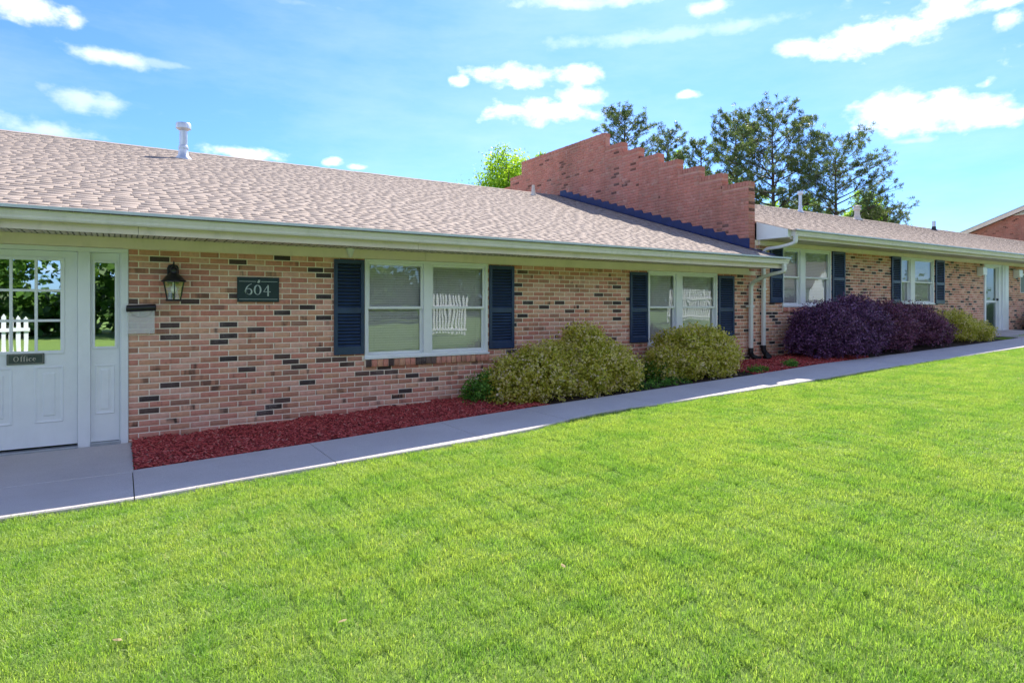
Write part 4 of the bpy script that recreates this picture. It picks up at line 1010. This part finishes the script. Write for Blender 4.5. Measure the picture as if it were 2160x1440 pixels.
# ------------------------------------------------------------------ foliage
def leaf_mesh(name, C, D, U, L, W, mat, tone, fold=.25):
    """rhombic folded leaves at C along D with normal U"""
    n = len(C); Sd = np.cross(D, U); Sd /= np.linalg.norm(Sd, axis=1)[:, None] + 1e-9
    V = np.zeros((n, 4, 3)); V[:, 0] = C; V[:, 2] = C + D * L[:, None]
    mid = C + D * (L * .5)[:, None] + U * (W * fold)[:, None]
    V[:, 1] = mid + Sd * W[:, None]; V[:, 3] = mid - Sd * W[:, None]
    F = (np.array([[0, 1, 2, 3]]) + 4 * np.arange(n)[:, None])
    return npmesh(name, V.reshape(-1, 3), F, mat, np.repeat(tone, 4, 0))
def unit(v): return v / (np.linalg.norm(v, axis=-1, keepdims=True) + 1e-9)
def shrub(name, lobes, nclus, mat, label, cat='shrub', group=None, leaf=.040, per=16, rough=.10, seed=1, tips=.35, spray=.10):
    """lobes: (x,y,z,rx,ry,rz) ellipsoids; leaf rosettes spread over their outer shell"""
    r = np.random.default_rng(seed); bx, by = lobes[0][0], lobes[0][1]
    o = empty(name, (bx, by, g(bx)), label=label, cat=cat, group=group)
    C = []; Nn = []
    vol = np.array([l[3] * l[4] + l[4] * l[5] + l[3] * l[5] for l in lobes]); vol /= vol.sum()
    while len(C) < nclus:
        l = lobes[r.choice(len(lobes), p=vol)]; d = unit(r.normal(size=3))
        if d[2] < -.55: continue
        q = np.array([math.sin(d[0] * 5 + l[0] * 9), math.sin(d[1] * 6 + 2 * l[0]), math.sin(d[2] * 7 + d[0] * 3)])
        s = (1 + rough * (q.sum() / 2)) * (r.uniform(.86, 1.05) if r.random() < .72 else r.uniform(.45, .9))
        p = np.array(l[:3]) + d * np.array(l[3:]) * s
        if p[2] < g(p[0]) - .0 or p[1] > -.02: continue
        ins = False
        for m_ in lobes:
            if m_ is l: continue
            e = (p - np.array(m_[:3])) / np.array(m_[3:]);
            if (e ** 2).sum() < .55: ins = True; break
        if ins: continue
        C.append(p); Nn.append(unit(d / np.array(l[3:])))
    C = np.array(C); Nn = np.array(Nn)
    up = np.array([0, 0, 1.0]); ax = unit(Nn + up * .5 + r.normal(size=Nn.shape) * .35)
    ct = r.beta(2, 2, nclus) * .8
    P = np.repeat(C, per, 0); A = np.repeat(ax, per, 0); n = len(P)
    t = r.uniform(-.8, 1, n)[:, None]
    P = P + A * t * spray + r.normal(size=P.shape) * spray * .28
    D = unit(A * r.uniform(.1, 1.0, n)[:, None] + r.normal(size=P.shape) * .8); U = unit(A + r.normal(size=P.shape) * .5); U = unit(U - D * (U * D).sum(1)[:, None])
    tone = np.clip(np.repeat(ct, per) * .85 + .14 + (t[:, 0] > .2) * tips * 1.3 * r.random(n) + r.normal(size=n) * .08, 0, 1)
    L = r.uniform(.7, 1.3, n) * leaf; W = L * r.uniform(.30, .42, n)
    T = np.stack([tone] * 3 + [np.ones(n)], 1)
    base = np.array([bx, by, g(bx)])
    link('foliage', leaf_mesh('foliage', P - base, D, U, L, W, mat, T), o)
    mb = MB()
    for i in range(16):
        l = lobes[i % len(lobes)]; e = Vector((l[0] + r.uniform(-.6, .6) * l[3], l[1] + r.uniform(-.5, .3) * l[4], l[2] + r.uniform(.1, .6) * l[5])) - Vector(base)
        st = Vector((l[0] - bx + r.uniform(-.1, .1), l[1] - by + r.uniform(-.08, .08), -.03 + g(l[0]) - g(bx)))
        mb.tube([st, (st + e) / 2 + Vector(r.uniform(-.05, .05, 3)), e], [.012, .008, .003], n=5)
    mb.build('stem', M_TWIG, o)
    return o
G6 = 'gold green shrubs along the left brick wall'
shrub('golden_shrub', [(5.02, -.66, .43, .62, .52, .40), (4.72, -.62, .32, .42, .45, .30), (5.35, -.62, .50, .45, .48, .42)], 1500, M_NAND, 'low spreading gold green shrub at the end of the long mulch strip', group=G6, seed=2)
shrub('golden_shrub', [(6.0, -.66, .55, .50, .50, .46), (6.0, -.55, .92, .28, .26, .25), (6.35, -.72, .46, .42, .45, .36), (5.72, -.8, .42, .4, .42, .35)], 1700, M_NAND, 'tallest gold green shrub, with a peaked top, between the two left windows', group=G6, seed=3)
shrub('golden_shrub', [(8.25, -.68, .66, .66, .50, .44), (8.7, -.68, .62, .46, .48, .36), (7.75, -.74, .50, .46, .42, .30), (8.3, -.9, .45, .6, .3, .3)], 2000, M_NAND, 'rounded gold green shrub standing in front of the second window', group=G6, seed=4)
shrub('green_plant', [(4.32, -.45, .27, .26, .28, .20)], 240, M_GREENB, 'small bright green plant at the left foot of the low golden shrub', cat='plant', seed=5, leaf=.034, per=12)
shrub('green_plant', [(7.42, -.70, .40, .22, .25, .14)], 170, M_GREENB, 'dark green sprig on the left side of the rounded shrub under the second window', cat='plant', seed=6, leaf=.034, per=12)
shrub('ground_cover', [(6.95, -1.08, .27, .35, .14, .06), (7.4, -1.12, .29, .3, .1, .05)], 150, M_GREENB, 'sparse low weeds on dark soil between the two golden shrubs', cat='plant', seed=7, leaf=.025, per=8, spray=.04)
shrub('ground_cover', [(9.35, -1.17, .37, .28, .11, .05)], 80, M_GREENB, 'low weeds at the edge of the walk right of the rounded shrub', cat='plant', seed=8, leaf=.028, per=8, spray=.04)
shrub('ground_cover', [(10.35, -1.14, .41, .11, .09, .08)], 60, M_GREENB, 'tiny green weed tuft in the red mulch by the walk', cat='plant', seed=9, leaf=.03, per=8, spray=.05)
shrub('purple_shrub', [(12.2, -.72, .97, .78, .60, .52), (13.1, -.72, 1.02, .75, .62, .62), (11.85, -.66, .74, .50, .46, .38), (12.6, -.95, .78, .9, .45, .42)], 3600, M_PURP, 'large near black purple shrub beside the downspouts, under the first upper window', seed=11, leaf=.036, per=15, group='purple shrubs before the right building')
shrub('purple_shrub', [(14.4, -.72, .98, .85, .62, .56), (15.5, -.72, .98, .75, .62, .50), (14.2, -.85, .85, .6, .5, .5), (16.2, -.72, .86, .55, .55, .42)], 3300, M_PURP2, 'wine purple shrub joined to the right of the darker one', seed=12, leaf=.036, per=15, group='purple shrubs before the right building')
shrub('olive_shrub', [(17.6, -.70, .90, .72, .55, .40), (18.5, -.75, .80, .55, .5, .30)], 1700, M_NAND, 'yellow green shrub right of the purple hedge, left of the side door', seed=13, leaf=.036, per=14)
shrub('olive_shrub', [(24.6, -.70, 1.05, .95, .55, .42)], 1100, M_GREENB, 'green shrub at the right edge beyond the side door', seed=14, leaf=.04, per=14)

def branch_path(p0, d, L, sag, r, k=5):
    p = [Vector(p0)]; d = Vector(d).normalized()
    for i in range(k):
        d = (d + Vector((r.uniform(-.11, .11), r.uniform(-.11, .11), sag + r.uniform(-.09, .09)))).normalized(); p.append(p[-1] + d * (L / k))
    return p
def pine(px, depth, ytop, wpx, crown, seed, label, lean=0.0, dens=1.0, base_z=0.5, group='pines behind the roofs', mat=None, ntuft=700):
    r = random.Random(seed); x, y = at(px, depth); m2 = depth / FPX
    H = CZ + (HY - ytop) * m2 - base_z; R = wpx * m2 / 2
    t = empty('pine_tree', (x, y, base_z), label=label, cat='tree', group=group)
    tr = MB(); top = Vector((lean * H, 0, H * .97)); pth = [Vector((0, 0, -.3))]
    for k in range(1, 9):
        f = k / 8; pth.append(Vector((lean * H * f + .10 * math.sin(f * 5 + seed) * f, .08 * math.cos(f * 4 + seed), H * .84 * f)))
    r0 = .011 * H + .06; tr.tube(pth, [r0 * (1 - .85 * k / 8) for k in range(9)], n=9)
    tips = []; hpx = (1 - crown) * H * FPX / depth
    nb = 52
    for b in range(nb):
        f = crown + (1 - crown) * (b + r.random()) / nb; i = min(7, int(f * 8)); q = pth[i].lerp(pth[i + 1], f * 8 - i)
        u = (f - crown) / (1 - crown); prof = math.sqrt(max(.12, 1 - ((u - .42) / .66) ** 2))
        up = .0 + .9 * u * u + r.uniform(-.12, .15)
        L = R * prof * r.uniform(.8, 1.04) * math.sqrt(1 + up * up * .7); a = b * 2.4 + r.uniform(-.5, .5)
        bp = [v if v.z < H * .93 else Vector((v.x, v.y, H * .93 - (v.z - H * .93) * .2)) for v in branch_path(q, (math.cos(a), math.sin(a), up), L, .03, r)]; rb = max(.02, r0 * (1 - .8 * f) * .55)
        tr.tube(bp, [rb * (1 - .75 * k / 5) for k in range(6)], n=5, cap=False)
        for j in range(2, 6):
            for s in range(5 if j < 5 else 4):
                aa = a + r.uniform(-1.3, 1.3); sb = branch_path(bp[j], (math.cos(aa), math.sin(aa), r.uniform(-.1, .8)), L * r.uniform(.16, .42), .08, r, 3)
                tr.tube(sb, [rb * .32, rb * .25, rb * .2, rb * .12], n=3, cap=False); tips += [sb[3]] + ([sb[2]] if r.random() < .45 else [])
    tr.build('trunk', M_BARK, t, smooth=True)
    rr = np.random.default_rng(seed); tp = np.array([tuple(v) for v in tips]);
    nt = int(.025 * wpx * hpx * dens); ts = min(1.0, max(.62, math.sqrt(wpx / 200)))
    if ts < .9: nt = int(nt * 1.3)
    tp = tp[rr.permutation(len(tp))[:nt]] if nt < len(tp) else np.concatenate([tp, tp[rr.integers(0, len(tp), nt - len(tp))] + rr.normal(size=(nt - len(tp), 3)) * .2 * depth / 42])
    per = 30; n = len(tp) * per; P = np.repeat(tp, per, 0) + rr.normal(size=(n, 3)) * .045 * depth / 42
    D = unit(rr.normal(size=(n, 3)) + np.array([0, 0, .75])); U = unit(np.cross(D, rr.normal(size=(n, 3))))
    L = rr.uniform(.13, .28, n) * (depth / 42) * ts; W = np.full(n, .015 * depth / 42) * rr.uniform(.7, 1.5, n)
    tone = np.clip(np.repeat(rr.beta(2, 2.5, len(tp)), per) * .8 + rr.uniform(0, .25, n), 0, 1)
    link('crown', leaf_mesh('crown', P, D, U, L, W, mat or M_PINE, np.stack([tone] * 3 + [np.ones(n)], 1), fold=.1), t)
    return t
def decid(px, depth, ytop, wpx, seed, label, mat, base_z=.5, hfrac=.62, nclus=420, leaf=.16, group=None, xy=None, H=None, R=None, name='leafy_tree', per=46):
    r = random.Random(seed); rr = np.random.default_rng(seed)
    if xy is None: x, y = at(px, depth); m2 = depth / FPX; H = CZ + (HY - ytop) * m2 - base_z; R = wpx * m2 / 2
    else: x, y = xy
    t = empty(name, (x, y, base_z), label=label, cat='tree', group=group)
    tr = MB(); tr.tube([(0, 0, -.3), (.05, .02, H * .3), (-.04, .05, H * .6), (.0, .0, H * .9)], [.02 * H, .016 * H, .009 * H, .003 * H], n=8)
    for b in range(14):
        z = H * r.uniform(.25, .75); a = b * 2.4; bp = branch_path((0, 0, z), (math.cos(a), math.sin(a), .7), R * .85, .03, r)
        tr.tube(bp, [.006 * H * (1 - .8 * k / 5) for k in range(6)], n=5, cap=False)
    tr.build('trunk', M_BARK, t, smooth=True)
    C = []; zc = H * (1 - hfrac / 2); hz = H * hfrac / 2
    blobs = [(r.uniform(-.5, .5) * R, r.uniform(-.5, .5) * R, zc + r.uniform(-.55, .6) * hz, R * r.uniform(.3, .5)) for _ in range(16)] + [(0, 0, zc, R * .55), (0, 0, H - R * .38, R * .38)]
    while len(C) < nclus:
        b = blobs[rr.integers(len(blobs))]; d = unit(rr.normal(size=3)); s = rr.uniform(.7, 1.05) if rr.random() < .8 else rr.uniform(.2, .8)
        C.append(np.array(b[:3]) + d * b[3] * s * np.array([1, 1, .85]))
    C = np.array(C); n = nclus * per
    P = np.repeat(C, per, 0) + rr.normal(size=(n, 3)) * R * .075
    D = unit(rr.normal(size=(n, 3)) + np.array([0, 0, -.2])); U = unit(rr.normal(size=(n, 3)) + np.array([0, 0, .8])); U = unit(U - D * (U * D).sum(1)[:, None])
    L = rr.uniform(.7, 1.4, n) * leaf; W = L * .33
    tone = np.clip(np.repeat(rr.beta(2, 2, nclus), per) * .85 + rr.uniform(-.1, .2, n), 0, 1)
    link('crown', leaf_mesh('crown', P, D, U, L, W, mat, np.stack([tone] * 3 + [np.ones(n)], 1)), t)
    return t
pine(1318, 45, 176, 128, .58, 21, 'round topped pine standing right behind the top of the stepped parapet', ntuft=620)
pine(1238, 50, 262, 90, .6, 22, 'pine of which only thin twigs show left of the parapet peak', ntuft=400)
pine(1408, 50, 222, 100, .5, 23, 'smaller grey green pine second from the left behind the parapet steps', ntuft=600)
pine(1478, 52, 240, 80, .45, 24, 'slim pine between the small grey green pine and the tall pair', ntuft=600)
pine(1552, 43, 188, 125, .42, 25, 'slender tall pine just left of the tallest one', ntuft=800)
pine(1630, 40, 200, 215, .30, 26, 'tallest pine with a broad open crown and dark straight trunk', ntuft=1500)
pine(1764, 38, 264, 215, .12, 27, 'broad leaning pine on the right of the tree group', ntuft=1500)
pine(1862, 37, 424, 120, .1, 28, 'short bushy pine at the right end of the tree group, low over the roof', ntuft=900)
pine(1512, 55, 336, 100, .25, 29, 'low hazy pine filling in behind the last parapet steps', dens=.7)
decid(1068, 42, 306, 230, 31, 'bright yellow green leafy tree left of the parapet', M_DECID)
decid(1150, 50, 322, 90, 32, 'yellowish tree top just over the sloping parapet edge', M_DECID, nclus=260)
decid(1428, 58, 312, 90, 33, 'pale lime tree top showing between the pines behind the parapet steps', M_DECID, nclus=260)
decid(1555, 56, 362, 80, 34, 'low lime green tree at the foot of the slender tall pine', M_DECID, nclus=260)
decid(1705, 56, 408, 110, 35, 'low bright green tree under the tallest pine', M_DECID, nclus=260)
decid(1815, 56, 396, 110, 36, 'low bright green tree under the leaning pine', M_DECID, nclus=260)
decid(1620, 60, 402, 90, 37, 'low green tree behind the trunk of the tallest pine', M_DECID, nclus=260)

for i, (px, py, lab, c) in enumerate(((722, 1312, 'small pale dry leaf lying on the lawn in the lower middle', 0), (1188, 1195, 'tiny tan leaf lying on the lawn below the walk', 0), (248, 1352, 'curled straw coloured leaf on the lawn at lower left', 1))):
    d = pixdir(px, py); t = (CZ + .03 - .04) / -d.z
    for _ in range(6): t = (CZ - (g(d.x * t) - .005)) / -d.z
    lf = empty('fallen_leaf', (d.x * t, -DCAM + d.y * t, g(d.x * t)), i * 1.3, label=lab, cat='leaf')
    m = MB(); m.add([(-.022, 0, .0), (-.008, -.010, .004), (.012, -.008, .003), (.024, 0, .006), (.010, .010, .004), (-.010, .009, .002), (0, 0, .009)], [(0, 1, 6), (1, 2, 6), (2, 3, 6), (3, 4, 6), (4, 5, 6), (5, 0, 6)])
    m.build('leaf_blade', M_STRAW, lf)

# ------------------------------------------------------------------ what the windows mirror: across the lawn behind the viewer
GR = 'trees across the lawn mirrored in the glass'
MT = ['leafy tree across the lawn at the far left of the row', 'tall leafy tree across the lawn opposite the office door', 'shorter leafy tree across the lawn just right of the office door', 'broad leafy tree opposite the first window of the left building',
      'small round tree across the lawn right of the broad one', 'leafy tree across the lawn behind the long picket fence', 'large leafy tree opposite the second window', 'leafy tree opposite the downspouts', 'leafy tree beside the white house', 'big leafy tree right of the white house', 'biggest leafy tree at the far right of the row']
for i, (x, y, H, R) in enumerate([(-13, -26, 10, 4.5), (-5, -27, 11, 5), (3, -26, 9, 4.2), (10, -28, 12, 5.5), (17, -26, 9, 4.5), (24, -29, 11, 5), (33, -31, 12, 6), (44, -32, 11, 5.5), (56, -36, 12, 6), (70, -40, 13, 7), (88, -44, 14, 8)]):
    decid(0, 0, 0, 0, 50 + i, MT[i] + ', mirrored in glass', M_DECID2, xy=(x, y), H=H, R=R, base_z=g(x), hfrac=.88, nclus=330, leaf=.30, per=26, group=GR)
def belt():
    n = 42000; r = np.random.default_rng(77); x = r.uniform(-45, 150, n); top = 4.2 + 1.6 * np.sin(x * .31) + 1.1 * np.sin(x * .83 + 1)
    z = r.uniform(-.1, 1, n) ** .8 if False else r.random(n) ** .85
    y = -33 - .12 * np.maximum(x, 0) + r.normal(size=n) * 1.6; P = np.stack([x, y, z * top + .2], 1); P += np.stack([np.sin(z * 40 + x), np.cos(x * 3), np.sin(x * 5)], 1) * .3
    D = unit(r.normal(size=(n, 3))); U = unit(r.normal(size=(n, 3)) + np.array([0, .6, .6])); U = unit(U - D * (U * D).sum(1)[:, None]); L = r.uniform(.35, .8, n)
    t = np.clip(.45 + .3 * np.sin(x * 1.3) * np.sin(z * 6 + x * .6) + r.normal(size=n) * .18, 0, 1)
    tag(link('tree_belt', leaf_mesh('tree_belt', P, D, U, L, L * .4, M_DECID2, np.stack([t] * 3 + [np.ones(n)], 1))), 'dense green undergrowth across the lawn, seen only mirrored in the glass', 'undergrowth', kind='stuff')
belt()
def picket(x, y, rz, n, label, h=1.05):
    f = empty('picket_fence', (x, y, g(x)), rz, label=label, cat='fence', group='white picket fence panels across the lawn')
    m = MB(); w = n * .15; m.box(0, w, .02, .05, .25, .33); m.box(0, w, .02, .05, h * .7, h * .7 + .08); m.build('rail', M_PICKET, f)
    pm = MB(); pm.prism([(0, .04), (.085, .04), (.085, h - .08), (.0425, h), (0, h - .08)], 0, .018, 'y'); me = pm.mesh('picket', M_PICKET)
    for k in range(n):
        link('picket', me, f, (k * .15 + .03, 0, .10 * math.sin(k / n * math.pi)))
LBL = ' white picket fence panel seen only mirrored in the glass'
picket(9.2, -12.6, -.2, 14, 'tall' + LBL + ' of the first double window', 1.55); picket(21.5, -12.4, -.15, 24, 'long' + LBL + ' of the second window', 1.55); picket(-4.1, -12.5, .1, 14, 'low' + LBL + ' of the office door', 1.2)
HS = empty('white_house', (62, -29, .6), label='white gabled house across the lawn, seen only mirrored in the upper windows', cat='house')
m = MB(); m.box(-2.8, 2.8, -8, 0, 0, 2.8); m.prism([(-2.8, 2.8), (2.8, 2.8), (0, 5.2)], -8, 0, 'y'); m.build('wall', M_SIDING, HS)
m = MB(); m.prism([(-3.1, 2.55), (0, 5.22), (3.1, 2.55), (3.1, 2.8), (0, 5.5), (-3.1, 2.8)], -8.3, .3, 'y'); m.build('roof', M_SHINGLE, HS)
for k in range(13): m = MB(); m.box(-2.81, 2.81, .0, .02 + .01, .05 + k * .21, .05 + k * .21 + .17); m.build('siding_board', M_SIDING, HS)
m = MB(); m.box(-.3, .3, .03, .06, 2.9, 3.8); m.build('window', M_SHUTG, HS)
